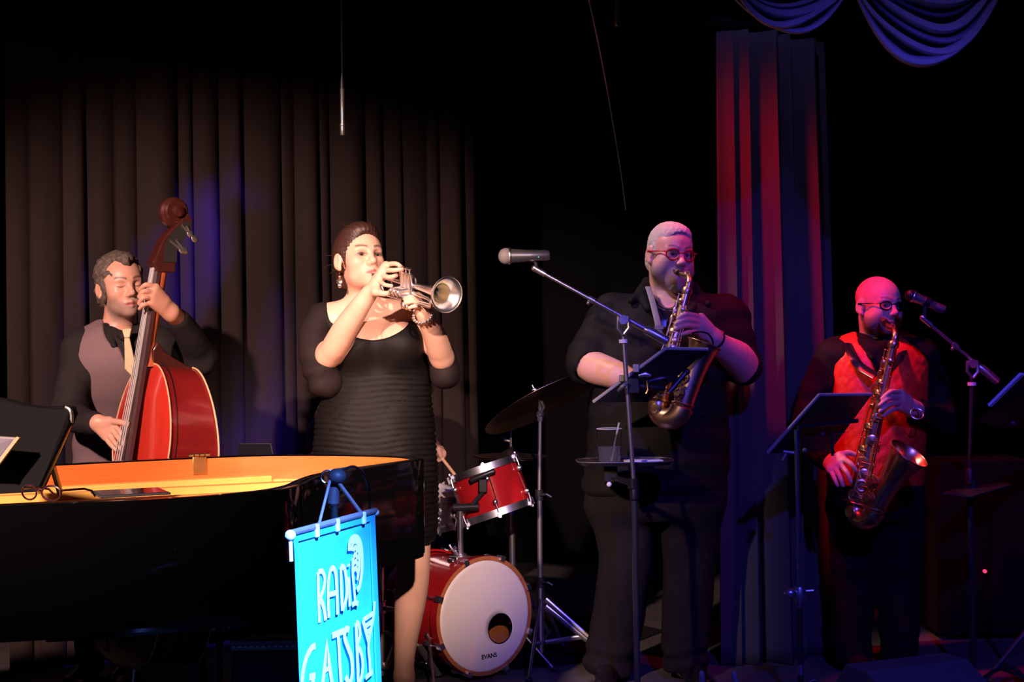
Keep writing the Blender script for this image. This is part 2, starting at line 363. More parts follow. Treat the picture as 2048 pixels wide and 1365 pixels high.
# gold plate: raised flange round the edge and struts, strings above
def plate(m):
    P = offset(outer, .05); Q = offset(outer, .15); n = len(P); v = []; f = []
    for q, z in ((P, ZP-.05), (P, ZP), (Q, ZP+.004), (Q, ZP-.05)):
        for p in q: v.append((p.x, p.y, z))
    for r in range(3):
        for i in range(n-1): f.append((r*n+i, r*n+i+1, (r+1)*n+i+1, (r+1)*n+i))
    m.add(v, f)
    for (ax, ay, bx, by) in ((-2.0, 3.35, -.78, 3.75), (-2.05, 3.6, -.62, 4.2), (-2.15, 3.85, -.5, 4.55), (-2.2, 4.0, -.85, 4.7)):
        d = Vector((bx-ax, by-ay, 0)); m.box(((ax+bx)/2, (ay+by)/2, ZP-.012), (d.length, .05, .06), rotm((0, 0, 1)) if 0 else Matrix.Rotation(math.atan2(d.y, d.x), 3, 'Z'))
    m.prism([(-2.05, 3.2, ZP-.02), (-1.35, 3.33, ZP-.02), (-1.75, 4.3, ZP-.02), (-2.3, 4.0, ZP-.02)], (0, 0, .03))
part('plate', M_plate, piano, plate, angle=40)
part('plate_web', M_plate, piano, lambda m: deck(ZP-.03, .024, .052, m), smooth=False)
# hinge on the far rim and the little latch
hq = min((p for p in inner if p.y > 4.55), key=lambda p: abs(p.x/p.y-(414-1024)/F)); hi_ = inner.index(hq); ht = (inner[hi_+1]-inner[hi_-1]).normalized(); hn_ = Vector((-ht.y, ht.x, 0))
hR = Matrix.Rotation(math.atan2(ht.y, ht.x), 3, 'Z'); h0 = Vector((hq.x, hq.y, ZR))
part('hinge', M_brass, piano, lambda m: m.box(h0+hn_*.003+Vector((0, 0, -.028)), (.050, .005, .062), hR), bevel=.002)
def knuckle(m):
    c = h0-hn_*.004+Vector((0, 0, .008))
    for k in range(4): m.cyl(c+ht*(-.036+k*.019), c+ht*(-.036+k*.019+.015), .0065, 10)
part('hinge_knuckle', M_brass, piano, knuckle)
# keybed, fallboard, keys at the left end (just outside the frame)
kb = Matrix.Rotation(math.radians(61.5), 3, 'Z')
part('keybed', M_ebony, piano, lambda m: m.box((-2.28, 3.50, ZB+.05), (1.18, .34, .10), kb), bevel=.006, smooth=False)
part('fallboard', M_ebony, piano, lambda m: m.box((-2.12, 3.56, ZB+.19), (1.16, .03, .19), kb), bevel=.005, smooth=False)
for i in range(36):
    t = (i-17.5)/36; c = Vector((-2.27, 3.505, ZB+.115))+kb@Vector((t*1.1, 0, 0))
    part('white_key', M_ivory, piano, lambda m: m.box(c, (1.1/36-.0015, .15, .022), kb), smooth=False)
# music desk: tilted panel, side prop
dk = [W(-160, 790, 3.570), W(-60, 792, 3.580), W(10, 801, 3.580), W(50, 812, 3.580), W(85, 817, 3.580), W(118, 815, 3.580), W(141, 816, 3.580), W(146, 832, 3.580)]
db = [W(78, 985, 3.470), W(-200, 1000, 3.470)]
part('music_desk', M_desk, piano, lambda m: m.prism(dk+db, (.008, .022, .004)), smooth=False, bevel=.003)
part('desk_edge', M_ebony, piano, lambda m: m.tube([W(143, 818, 3.575), W(140, 850, 3.560), W(112, 912, 3.520), W(78, 985, 3.465)], .008, 8, flat=(.7, 1.4)))
part('desk_clip', M_chrome, piano, lambda m: m.tube(catmull([W(132, 815, 3.565), W(140, 820, 3.560), W(143, 832, 3.560), W(142, 846, 3.560)], 4), .0055, 8))
part('desk_prop', M_ebony, piano, lambda m: m.tube([W(100, 915, 3.530), W(120, 985, 3.610)], .011, 8, flat=(.6, 1.2)))
part('lyre', M_ebony, piano, lambda m: (m.cyl((-1.95, 3.62, ZB), (-1.95, 3.62, .18), .02), m.cyl((-1.83, 3.66, ZB), (-1.83, 3.66, .18), .02), m.box((-1.89, 3.64, .15), (.32, .12, .07), Matrix.Rotation(math.radians(20), 3, 'Z'))))
for x, y in ((-1.58, 3.27), (-2.15, 4.02), (-0.62, 4.62)):
    lg = part('leg', M_ebony, piano, lambda m: m.lathe([(.045, .06), (.05, .12), (.055, .35), (.075, .60), (.08, ZB-.01)], (x, y, 0), (0, 0, 1), 8), angle=20)
    part('caster', M_brass, lg, lambda m: (m.sph((x, y, .032), .032), m.cyl((x, y, .03), (x, y, .07), .018)))
# near case bottom moulding that catches the blue light
pb = offset(outer, -.004)[14:30]
part('moulding', M_ebony, piano, lambda m: m.tube([(p.x, p.y, ZB-.004) for p in pb], .012, 8))
# ---- things lying on the piano
def eyeglasses(root_loc, R, m_f, m_l, root, w=.135):
    """front frame in local XZ plane facing +Y; temples run to -Y"""
    X = lambda x, y, z: root_loc+R@Vector((x, y, z))
    for s in (-1, 1):
        ring = [X(s*.034+.026*math.cos(a)*(1.0), 0.004*math.cos(a)*s*-1, .018*math.sin(a)+.002*math.sin(2*a)*0) for a in [2*PI*k/24 for k in range(24)]]
        part('rim', m_f, root, lambda m: m.tube(ring, .0024, 6, closed=True, flat=(1, 1)))
        part('lens', m_l, root, lambda m: m.prism([X(s*.034+.025*math.cos(a), -.0006, .017*math.sin(a)) for a in [2*PI*k/24 for k in range(24)]], R@Vector((0, .0012, 0))), smooth=False)
        part('temple', m_f, root, lambda m: m.tube([X(s*.060, 0, .006), X(s*(w/2), -.012, .007), X(s*(w/2+.004), -.075, .004), X(s*(w/2), -.108, -.004), X(s*(w/2-.004), -.125, -.02)], .0022, 6, flat=(.8, 1.4)))
    part('bridge', m_f, root, lambda m: m.tube([X(-.009, 0, .006), X(0, .003, .009), X(.009, 0, .006)], .0022, 6))
M_specs = mat('tortoise_frame', (.05, .012, .02), .2, spec=.8)
M_lens = mat('lens', (.9, .92, .95), .02, trans=1.0, ior=1.12, var=0)
g0 = WZ(97, 1003, ZR+.002)
gr = thing('eyeglasses', 'dark-framed eyeglasses lying open on the black piano rim', 'eyeglasses', g0)
Rg = Matrix.Rotation(math.radians(158), 3, 'Z')
eyeglasses(g0+Vector((-.02, .0, .021)), Rg, M_specs, M_lens, gr)
# tablet lying on the rim
t0, t1 = WZ(200, 998, ZR+.004), WZ(342, 990, ZR+.004); te = (t1-t0); tn = Vector((-te.y, te.x, 0)).normalized()
tb = thing('tablet', 'thin tablet lying flat on the piano behind the near rim', 'tablet', t0)
part('case', M_dgrey, tb, lambda m: m.prism([t0, t1, t1+tn*.15, t0+tn*.15], (0, 0, .006)), bevel=.002, smooth=False)
q0, q1 = t0+te*.03+tn*.006, t0+te*.97+tn*.006
part('screen', M_screen, tb, lambda m: m.prism([q0+Vector((0, 0, .006)), q1+Vector((0, 0, .006)), q1+tn*.138+Vector((0, 0, .006)), q0+tn*.138+Vector((0, 0, .006))], (0, 0, .0012)), smooth=False)
# tablet leaning on the music desk at the left edge
s = [W(-90, 868, 3.44), W(37, 876, 3.44), W(-8, 935, 3.40), W(-140, 930, 3.40)]
st = thing('sheet_tablet', 'pale-edged tablet leaning on the piano music desk', 'tablet', s[2])
part('frame', M_grey, st, lambda m: m.prism(s, (.004, .012, 0)), bevel=.002, smooth=False)
part('edge', M_wood, st, lambda m: m.tube([s[1], s[2]], .005, 6))
ctr = sum((Vector(p) for p in s), Vector())/4
part('screen', mat('sheet_screen', (.09, .08, .11), .3), st, lambda m: m.prism([ctr+(Vector(p)-ctr)*.88+Vector((-.0005, -.0015, 0)) for p in s], (.0004, .0012, 0)), smooth=False)
# laptop behind the piano
l = [W(478, 888, 5.6), W(541, 888, 5.6), W(556, 960, 5.55), W(470, 960, 5.55)]
lp = thing('laptop', 'open dark laptop standing behind the piano', 'laptop', W(512, 1010, 5.55))
part('screen', M_screen, lp, lambda m: m.prism(l, (0, .008, 0)), bevel=.002, smooth=False)
part('screen_edge', M_stand, lp, lambda m: m.tube([l[0]+Vector((0, -.001, 0)), l[1]+Vector((0, -.001, 0)), l[2]+Vector((0, -.001, 0))], .0018, 6))
part('keyboard_base', M_dark, lp, lambda m: m.prism([l[3], l[2], l[2]+Vector((0, -.2, -.0)), l[3]+Vector((0, -.2, 0))], (0, 0, -.015)), smooth=False)
lz = l[3].z-.015
rk = thing('equipment_table', 'small black table carrying the laptop', 'table', (l[3].x+.09, 5.45, 0))
part('top', M_dark, rk, lambda m: m.box((l[3].x+.09, 5.45, lz-.015), (.42, .36, .03)), smooth=False)
for sx in (-.17, .17):
    for sy in (-.14, .14): part('leg', M_dark, rk, lambda m: m.cyl((l[3].x+.09+sx, 5.45+sy, 0), (l[3].x+.09+sx, 5.45+sy, lz-.02), .014))
# low equipment case under the piano with grey perforated edge
c0 = W(556, 1291, 4.0)
ec = thing('equipment_case', 'low black equipment case with a grey slotted edge under the piano', 'case', (c0.x, c0.y, 0))
part('body', M_dark, ec, lambda m: m.box((c0.x+.02, c0.y+.13, c0.z/2-.01), (.32, .24, c0.z-.02)), bevel=.006, smooth=False)
part('front_edge', M_grey, ec, lambda m: m.box((c0.x+.02, c0.y+.005, c0.z), (.32, .02, .028)), smooth=False, bevel=.002)
for k in range(18): part('slot', M_paper, ec, lambda m: m.box((c0.x-.13+k*.0175, c0.y-.006, c0.z-.003), (.009, .003, .005)), smooth=False)
# ------------------------------------------------------------------ drum kit
rugp = [WZ(700, 1368, 0.004), WZ(860, 1356, .004), WZ(1165, 1326, .004), WZ(1330, 1262, .004), WZ(1180, 1232, .004), WZ(690, 1262, .004)]
tag(part('drum_rug', M_rug, None, lambda m: m.prism([(p.x, p.y, .0005) for p in rugp], (0, 0, .006)), smooth=False), 'black rug under the red drum kit', 'rug')
def drum_shell(root, c0, ax, r, depth, m, hoop_m, hoop_w=.03, hoop_t=.012, lugs=8, lug_len=.05, phase=0.0, double=True, cl=1.0):
    """c0 = centre of the end facing ax; the shell runs back along -ax"""
    ax = Vector(ax).normalized(); c0 = Vector(c0); x, y, _ = basis(ax)
    part('shell', m, root, lambda k: k.lathe([(r-.006, -depth+.004), (r, -depth), (r, 0), (r-.006, 0), (r-.006, -depth+.004)], c0, ax, 56, caps=False))
    for e in (0, 1):
        base = c0 if e == 0 else c0-ax*depth; d = ax if e == 0 else -ax
        hp = part('hoop', hoop_m, root, lambda k: k.lathe([(r+.004, -hoop_w), (r+hoop_t, -hoop_w), (r+hoop_t, .008), (r+.004, .008), (r+.004, -hoop_w)], base, d, 56, caps=False))
    for i in range(lugs):
        a = 2*PI*i/lugs+phase; rad = x*math.cos(a)+y*math.sin(a); tang = ax.cross(rad)
        ends = (0, 1) if double else (0,)
        for e in ends:
            base = c0 if e == 0 else c0-ax*depth; d = ax if e == 0 else -ax
            p = base-d*(hoop_w+lug_len)+rad*(r+.004)
            lg = part('lug', M_chrome, root, lambda k: k.sph(p+rad*.008, (.011, .013, lug_len*.42), rotm(d, rad), 10, 8))
            part('tension_rod', M_chrome, lg, lambda k: (k.cyl(p+rad*.014, base+rad*(r+.016)+d*.012, .0028, 6), k.box(base+rad*(r+.013)+d*.004, (.014*cl, .012*cl, .02*cl), rotm(d, rad)), k.cyl(base+rad*(r+.016)+d*.010, base+rad*(r+.016)+d*(.018+.004*(cl-1)), .0055*cl, 6)))
    return x, y, ax
# bass drum
BC = W(968, 1232, 5.52); BA = Vector((math.sin(math.radians(38)), -math.cos(math.radians(38)), 0.03)).normalized()
bd = thing('bass_drum', 'red lacquered bass drum with cream front head and round port hole', 'drum', (BC.x, BC.y, 0))
BR = .229
bx_, by_, bz_ = drum_shell(bd, BC, BA, BR, .40, M_drumred, M_drumred, hoop_w=.036, hoop_t=.013, lugs=8, lug_len=.055, phase=PI/8, cl=1.7)
part('front_hoop_face', M_hoopwood, bd, lambda k: k.lathe([(BR-.004, .0085), (BR+.0125, .0095), (BR+.0125, .004)], BC, BA, 56, caps=False))
part('hoop_stripe', M_chrome, bd, lambda k: k.lathe([(BR+.0015, -.042), (BR+.006, -.040), (BR+.0015, -.037)], BC, BA, 56, caps=False))
# head with a port hole
hp = BC+BA*.004; pc = WZ(1000, 1258, 0) ; v = ray(1000, 1258); t = (hp-CAM_LOC).dot(BA)/v.dot(BA); pc = CAM_LOC+v*t
def bhead(k):
    n = 64; v = []; f = []
    for i in range(n):
        a = 2*PI*i/n; v.append(hp+(bx_*math.cos(a)+by_*math.sin(a))*BR)
    # rings morph from the outline to the port circle
    rings = 10
    for j in range(1, rings+1):
        for i in range(n):
            a = 2*PI*i/n; o_ = hp+(bx_*math.cos(a)+by_*math.sin(a))*BR; q = pc+(bx_*math.cos(a)+by_*math.sin(a))*.060
            v.append(o_.lerp(q, j/rings))
    for j in range(rings):
        for i in range(n): i2 = (i+1) % n; f.append((j*n+i, j*n+i2, (j+1)*n+i2, (j+1)*n+i))
    k.add(v, f)
part('front_head', M_head, bd, bhead, solid=.0012)
part('port_ring', M_pad, bd, lambda k: k.lathe([(.058, .0), (.060, .002), (.063, .0015)], pc, BA, 40, caps=False))
part('inner_shell', M_hoopwood, bd, lambda k: k.lathe([(BR-.008, -.39), (BR-.008, -.005)], BC, BA, 48, caps=False))
part('batter_head', M_headw, bd, lambda k: k.lathe([(BR, 0), (BR, .002)], BC-BA*.402, BA, 48))
# maker's word on the head
def text_mesh(name, body, size, org, xdir, zdir, m, parent, extrude=.0006, bold=False):
    cu = bpy.data.curves.new(name, 'FONT'); cu.body = body; cu.size = size; cu.align_x = 'CENTER'; cu.extrude = extrude
    if bold: cu.offset = size*.02
    tmp = bpy.data.objects.new(name, cu); COL.objects.link(tmp); dg = bpy.context.evaluated_depsgraph_get()
    me = bpy.data.meshes.new_from_object(tmp.evaluated_get(dg)); bpy.data.objects.remove(tmp)
    xd = Vector(xdir).normalized(); zd = Vector(zdir).normalized(); nd = xd.cross(zd)
    Mx = Matrix((xd, zd, nd)).transposed().to_4x4(); Mx.translation = org; me.transform(Mx)
    o = bpy.data.objects.new(name, me); COL.objects.link(o); me.materials.clear(); me.materials.append(m); adopt(o, parent); return o
v = ray(978, 1317); tp = CAM_LOC+v*((hp-CAM_LOC).dot(BA)/v.dot(BA))+BA*.002
xd = Vector((BA.y, -BA.x, 0))*-1
text_mesh('lettering', 'EVANS', .026, tp, xd, (0, 0, 1), M_pad, bd, bold=True)
def inw(pp): return pp
# spurs
for (sx, ang) in ((1, 0), (-1, 0)):
    side = Vector((BA.y*-1, BA.x, 0))*-sx
    p = BC-BA*.09+side*(BR*.93)+Vector((0, 0, -.06)); q = p+side*.09+BA*.17; q.z = .012
    sp = part('spur', M_chrome, bd, lambda k: (k.cyl(p, q, .006, 8), k.sph(p, .016, None, 10, 8)))
    part('spur_foot', M_pad, sp, lambda k: k.sph(q, .011, None, 8, 6))
# tom mount post on the shell
pm = W(921, 1114, 5.60); pt = W(920, 1012, 5.58)
part('mount_post', M_chrome, bd, lambda k: (k.cyl(pm-Vector((0, 0, .05)), pt, .0125, 14), k.cyl(pm-Vector((0, 0, .012)), pm+Vector((0, 0, .012)), .026, 12)))
part('mount_block', M_chrome, bd, lambda k: (k.box(pm+Vector((0, 0, -.008)), (.075, .06, .022), Matrix.Rotation(.6, 3, 'Z')), k.tube(catmull([pm+Vector((-.01, -.02, .01)), pm+Vector((-.03, -.03, .03)), pm+Vector((-.045, -.03, .055))], 4), .006, 8)), bevel=.004)
part('mount_arm', M_darkmetal, bd, lambda k: (k.cyl(W(907, 1016, 5.575), W(958, 1014, 5.565), .016, 12), k.cyl(W(945, 1010, 5.565), W(966, 985, 5.565), .009, 10)))
part('mount_wing', M_chrome, bd, lambda k: (k.tube([W(905, 1104, 5.62), W(912, 1094, 5.62)], [.004, .009], 8)))
# rack tom
TC = W(966, 936, 5.74); TB = W(997, 1027, 5.72); TA = (TC-TB).normalized()
tm = thing('rack_tom', 'red lacquered rack tom with chrome hoops above the bass drum', 'drum', TB)
drum_shell(tm, TC, TA, .150, .205, M_drumred, M_chrome, hoop_w=.022, hoop_t=.010, lugs=6, lug_len=.03, phase=.35)
part('batter_head', M_headw, tm, lambda k: k.lathe([(.152, 0), (.150, .003)], TC, TA, 48))
part('bottom_head', M_headw, tm, lambda k: k.lathe([(.150, -.003), (.152, 0)], TC-TA*.205, TA, 48))
part('mount_bracket', M_darkmetal, tm, lambda k: (k.box(W(966, 972, 5.565), (.034, .03, .055)), k.cyl(W(940, 962, 5.565), W(990, 942, 5.565), .012, 10)), bevel=.004)
part('brass_strip', M_brass, tm, lambda k: k.tube([W(979, 955, 5.575), W(988, 985, 5.573), W(996, 1012, 5.570)], .0022, 6, flat=(1.4, .6)))  # thin brass strip down the front of the tom shell
# snare on its stand
SCt = W(838, 984, 6.02); SAx = Vector((0.06, -0.13, 1)).normalized()
sn = thing('snare_drum', 'chrome snare drum with white head beside the rack tom', 'drum', W(838, 1050, 6.02))
drum_shell(sn, SCt, SAx, .165, .14, M_chrome, M_chrome, hoop_w=.016, hoop_t=.010, lugs=10, lug_len=.035)
part('batter_head', M_headw, sn, lambda k: k.lathe([(.166, 0), (.164, .004)], SCt, SAx, 48))
part('bottom_head', M_headw, sn, lambda k: k.lathe([(.164, -.004), (.166, 0)], SCt-SAx*.14, SAx, 48))
def tripod(root, base, h, spread, m=M_stand, r=.009, brace=True, yaw=0.0, collar=.05, flat=None):
    """three legs from a collar h high, feet on the floor"""
    base = Vector((base[0], base[1], 0))
    for i in range(3):
        a = yaw+2*PI*i/3; d = Vector((math.cos(a), math.sin(a), 0))
        lg = part('leg', m, root, lambda k: k.tube([base+Vector((0, 0, h))+d*.012, base+d*spread+Vector((0, 0, .014))], r, 8, flat=flat))
        part('rubber_foot', M_pad, lg, lambda k: k.sph(base+d*spread+Vector((0, 0, .014)), .014, None, 8, 6))
        if brace: part('brace', m, root, lambda k: k.tube([base+d*.012+Vector((0, 0, h*.34)), base+d*spread*.52+Vector((0, 0, h*.49))], r*.75, 6))
ss = thing('snare_stand', 'folding chrome stand under the snare drum', 'stand', (SCt.x, 6.04, 0))
sb = SCt-SAx*.155
part('pole', M_stand, ss, lambda k: k.cyl((SCt.x, 6.04, .12), (sb.x, sb.y, sb.z-.02), .012))
for i in range(3):
    a = 2*PI*i/3+.5; d = Vector((math.cos(a), math.sin(a), 0)); part('arm', M_chrome, ss, lambda k: k.tube([(sb.x, sb.y, sb.z-.05), sb+d*.15-Vector((0, 0, .012)), sb+d*.172+Vector((0, 0, .02))], .006, 8))
tripod(ss, (SCt.x, 6.04), .30, .24, yaw=0)
# hi-hat
HH = W(1022, 914, 6.12)
hh = thing('hi_hat', 'pair of bronze hi-hat cymbals on a thin stand behind the rack tom', 'cymbal', (HH.x, HH.y, 0))
prof = [(.006, .030), (.022, .027), (.034, .018), (.044, .011), (.10, .005), (.168, 0), (.168, -.0012), (.10, .0035), (.04, .009), (.006, .026)]
part('top_cymbal', M_cymbal, hh, lambda k: k.lathe([(r, z+.004) for r, z in prof], HH, (0.02, 0, 1), 48, caps=False))
part('bottom_cymbal', M_cymbal, hh, lambda k: k.lathe([(r, -z-.004) for r, z in prof], HH, (0.02, 0, 1), 48, caps=False))
part('pull_rod', M_chrome, hh, lambda k: k.cyl((HH.x, HH.y, .1), W(1022, 843, 6.12), .0035, 8))
part('clutch', M_chrome, hh, lambda k: (k.cyl(HH+Vector((0, 0, .03)), HH+Vector((0, 0, .085)), .007, 10), k.cyl(HH+Vector((-.002, 0, .07)), HH+Vector((-.026, 0, .076)), .005, 8), k.sph(HH+Vector((-.026, 0, .076)), .008, None, 8, 6)))
part('felt', M_rug, hh, lambda k: k.cyl(HH+Vector((0, 0, .03)), HH+Vector((0, 0, .045)), .013, 12))
part('pole', M_stand, hh, lambda k: (k.cyl((HH.x, HH.y, .05), (HH.x, HH.y, HH.z-.05), .012, 12), k.cyl((HH.x, HH.y, .05), (HH.x, HH.y, .55), .015, 12)))
part('pedal', M_stand, hh, lambda k: k.box((HH.x-.03, HH.y+.12, .05), (.09, .28, .02), Matrix.Rotation(.2, 3, 'X')), smooth=False)
tripod(hh, (HH.x, HH.y), .36, .27, yaw=.9)
# ride cymbal on a straight stand
RD = 5.76; RC = W(1080, 801, RD)
rd = thing('ride_cymbal', 'large tilted bronze ride cymbal seen from below', 'cymbal', RC)
RN = Vector((-.43, .26, .87)).normalized()
part('cymbal', M_cymbal, rd, lambda k: k.lathe([(.006, .034), (.025, .032), (.042, .024), (.056, .012), (.12, .006), (.20, -.004), (.268, -.016), (.268, -.0175), (.20, -.0055), (.12, .0045), (.054, .010), (.006, .031)], RC, RN, 64, caps=False))
part('wing_nut', M_chrome, rd, lambda k: (k.cyl(RC+RN*.035, RC+RN*.075, .0035, 8), k.sph(RC+RN*.052, (.014, .005, .007), None, 10, 6)))
cs = thing('cymbal_stand', 'tall straight cymbal stand with double-braced legs beside the bass drum', 'stand', (RC.x, RD, 0))
cx, cy = W(1079, 1000, RD).x, RD
tl = W(1080, 829, RD)
part('tilter', M_stand, cs, lambda k: (k.sph(tl, .017, None, 12, 8), k.cyl(tl, RC, .008, 10), k.cyl(tl, tl-Vector((0, 0, .03)), .013, 10), k.tube([tl+Vector((0, -.01, 0)), W(1088, 815, RD-.02), W(1083, 803, RD-.02)], .007, 8)))
z1, z2, z3 = W(1079, 990, RD).z, W(1078, 1165, RD).z, W(1078, 1200, RD).z
part('upper_tube', M_stand, cs, lambda k: k.cyl((cx, cy, z1), (tl.x, cy, tl.z-.02), .0085, 14))
part('middle_tube', M_stand, cs, lambda k: k.cyl((cx-.001, cy, z2), (cx, cy, z1), .0115, 14))
part('lower_tube', M_chrome, cs, lambda k: k.cyl((cx-.003, cy, .09), (cx-.001, cy, z2), .0155, 16))
for z in (z1, z2): part('clamp', M_darkmetal, cs, lambda k: (k.cyl((cx, cy, z-.022), (cx, cy, z+.022), .018, 14), k.tube([(cx, cy-.015, z), (cx+.03, cy-.03, z+.004), (cx+.05, cy-.03, z-.008)], .006, 8)))
for i, a in enumerate((-.25, 1.25, -1.75)):
    d = Vector((math.cos(a), math.sin(a), 0)); b0 = Vector((cx, cy, 0))
    for dz in (0, .03): part('leg', M_stand, cs, lambda k: k.tube([b0+Vector((0, 0, z3-dz))+d*.02, b0+d*.33+Vector((0, 0, .02))], .011, 8, flat=(.45, 1.2)))
    part('brace', M_stand, cs, lambda k: k.tube([b0+Vector((0, 0, .10))+d*.018, b0+d*.19+Vector((0, 0, z3*.47))], .009, 8, flat=(.45, 1.2)))
    part('rubber_foot', M_pad, cs, lambda k: k.sph(b0+d*.33+Vector((0, 0, .016)), .016, None, 8, 6))
part('foot_cap', M_chrome, cs, lambda k: k.cyl((cx-.003, cy, .055), (cx-.003, cy, .095), .013, 12))
# post left of the bass drum (behind the trumpet player's leg) and its flat legs
PX, PD = W(762, 1250, 5.50).x, 5.50
ps = thing('drum_stand', 'pink-lit straight stand with flat legs left of the bass drum', 'stand', (PX, PD, 0))
part('pole', M_stand, ps, lambda k: (k.cyl((PX, PD, .03), (PX, PD, .52), .017, 14), k.cyl((PX, PD, .5), (PX, PD, .78), .012, 12)))
zc = W(765, 1215, PD).z
part('clamp', M_chrome, ps, lambda k: (k.cyl((PX, PD, zc-.025), (PX, PD, zc+.025), .024, 14), k.cyl((PX, PD-.01, zc), (PX+.07, PD-.03, zc-.01), .010, 10)))
for (a_, b_) in (((838, 1292, 5.45), (877, 1352, 5.55)), ((790, 1290, 5.60), (770, 1338, 5.45)), ((775, 1278, 5.62), (792, 1305, 5.70))):
    A2, B2 = W(*a_), W(*b_); B2.z = max(B2.z, .014)
    part('leg', M_stand, ps, lambda k: k.tube([A2, B2], .015, 8, flat=(.35, 1.0), hint=(1, 0, 0)))
part('leg_bar', M_stand, ps, lambda k: k.tube([Vector((PX, PD, .21)), W(838, 1292, 5.45)], .008, 8))
# drum stool behind the trumpet player
STx, STy = W(742, 1100, 6.55).x, 6.55
sl = thing('drum_stool', 'round black drum stool behind the trumpet player', 'stool', (STx, STy, 0))
part('seat', M_rug, sl, lambda k: k.lathe([(.01, .44), (.15, .44), (.17, .46), (.17, .50), (.15, .52), (.01, .525)], (STx, STy, 0), (0, 0, 1), 28))
part('post', M_stand, sl, lambda k: k.cyl((STx, STy, .12), (STx, STy, .45), .016))
tripod(sl, (STx, STy), .28, .21, yaw=-PI/2)
# ------------------------------------------------------------------ banner on a microphone stand
bp_ = W(667, 1000, 2.86)
bs = thing('banner_stand', 'dark microphone stand holding up the blue banner', 'stand', (bp_.x, bp_.y, 0))
btop = W(668, 960, 2.86)
part('pole', M_darkmetal, bs, lambda k: (k.cyl((bp_.x, bp_.y, .03), btop-Vector((0, 0, .03)), .008, 12), k.cyl((bp_.x, bp_.y, .03), (bp_.x, bp_.y, .62), .012, 12)))
part('clip', M_dgrey, bs, lambda k: (k.lathe([(.009, -.055), (.013, -.05), (.013, -.015), (.008, 0)], btop, (0.05, 0, 1), 14), k.sph(btop+Vector((.008, -.01, .008)), (.020, .022, .017), None, 14, 10)))
part('clip_ring', M_chrome, bs, lambda k: k.tube([btop+Vector((-.012+.016*math.cos(a), 0, .006+.014*math.sin(a))) for a in [2*PI*i/20 for i in range(20)]], .0022, 6, closed=True))
part('base', M_dark, bs, lambda k: k.lathe([(.13, 0), (.13, .014), (.05, .028), (.014, .04)], (bp_.x, bp_.y, 0), (0, 0, 1), 28))
part('cable', M_stand, bs, lambda k: k.tube(catmull([btop+Vector((.0, 0, .02)), W(690, 938, 2.88), W(708, 934, 2.92), W(725, 945, 2.97), W(735, 968, 3.01), W(739, 1000, 3.03), W(739, 1040, 3.03), W(735, 1110, 3.02), W(715, 1250, 2.98), W(690, 1420, 2.92)], 5), .0032, 8))
BL, BRt = W(581, 1071, 2.62), W(748, 1026, 2.96)           # top rod ends
bu = (BRt-BL); bw = bu.length; bu.normalize(); bdn = Vector((.028, .0, -1)).normalized(); bn = bu.cross(bdn).normalized()
if bn.y > 0: bn = -bn
bn_root = thing('banner', 'blue hanging banner with white art-deco lettering in front of the piano', 'banner', BL+bdn*.6)
def BP(u, v, o=0.0): return BL+bu*(u*bw)+bdn*v+bn*o          # u along the width 0..1, v metres down
BHt = .56
def sheet(k):
    nu, nv = 16, 20; vv = []; ff = []
    for j in range(nv+1):
        for i in range(nu+1):
            u, v_ = i/nu, j/nv*BHt; vv.append(BP(.03+.955*u, .006+v_, .004*math.sin(u*5+1)*math.sin(v_*6)))
    for j in range(nv):
        for i in range(nu): a = j*(nu+1)+i; ff.append((a, a+1, a+nu+2, a+nu+1))
    k.add(vv, ff)
part('sheet', M_banner, bn_root, sheet, solid=.0012)
for (ua, ub) in ((.028, .058), (.925, .987)):
    part('side_border', M_banner, bn_root, lambda k: k.prism([BP(ua, .006, .0012+.004*math.sin(((ua+ub)/2-.03)/.955*5+1)*0), BP(ub, .006, .0012), BP(ub, BHt, .0012), BP(ua, BHt, .0012)], bn*.0035), smooth=False)
part('top_border', M_banner, bn_root, lambda k: k.prism([BP(.03, .004, .0012), BP(.985, .004, .0012), BP(.985, .015, .0012), BP(.03, .015, .0012)], bn*.004), smooth=False)
part('rod', M_grey, bn_root, lambda k: k.tube([BP(-.01, -.004, .002), BP(1.01, -.004, .002)], .0065, 10))
for u in (-.012, 1.012): part('rod_cap', M_bannerw, bn_root, lambda k: (k.sph(BP(u, 0, .002), .011, None, 10, 8), k.cyl(BP(u, .0, .002), BP(u, .05, .002), .004, 8)) if u < 0 else k.sph(BP(u, 0, .002), .008, None, 10, 8))
part('bottom_rod', M_grey, bn_root, lambda k: k.tube([BP(0, BHt+.004), BP(1, BHt+.004)], .0065, 10))
for u in (.26, .50, .83):
    part('clip', M_bannerw, bn_root, lambda k: k.box(BP(u, .004, .006), (.012, .008, .026), rotm(-bdn, bn)), bevel=.002, smooth=False)
for u, px in ((.29, 660), (.82, 674)):
    part('cord', M_grey, bn_root, lambda k: k.tube([BP(u, -.004, .004), W(px, 962, 2.84)], .0042 if u > .5 else .003, 8))
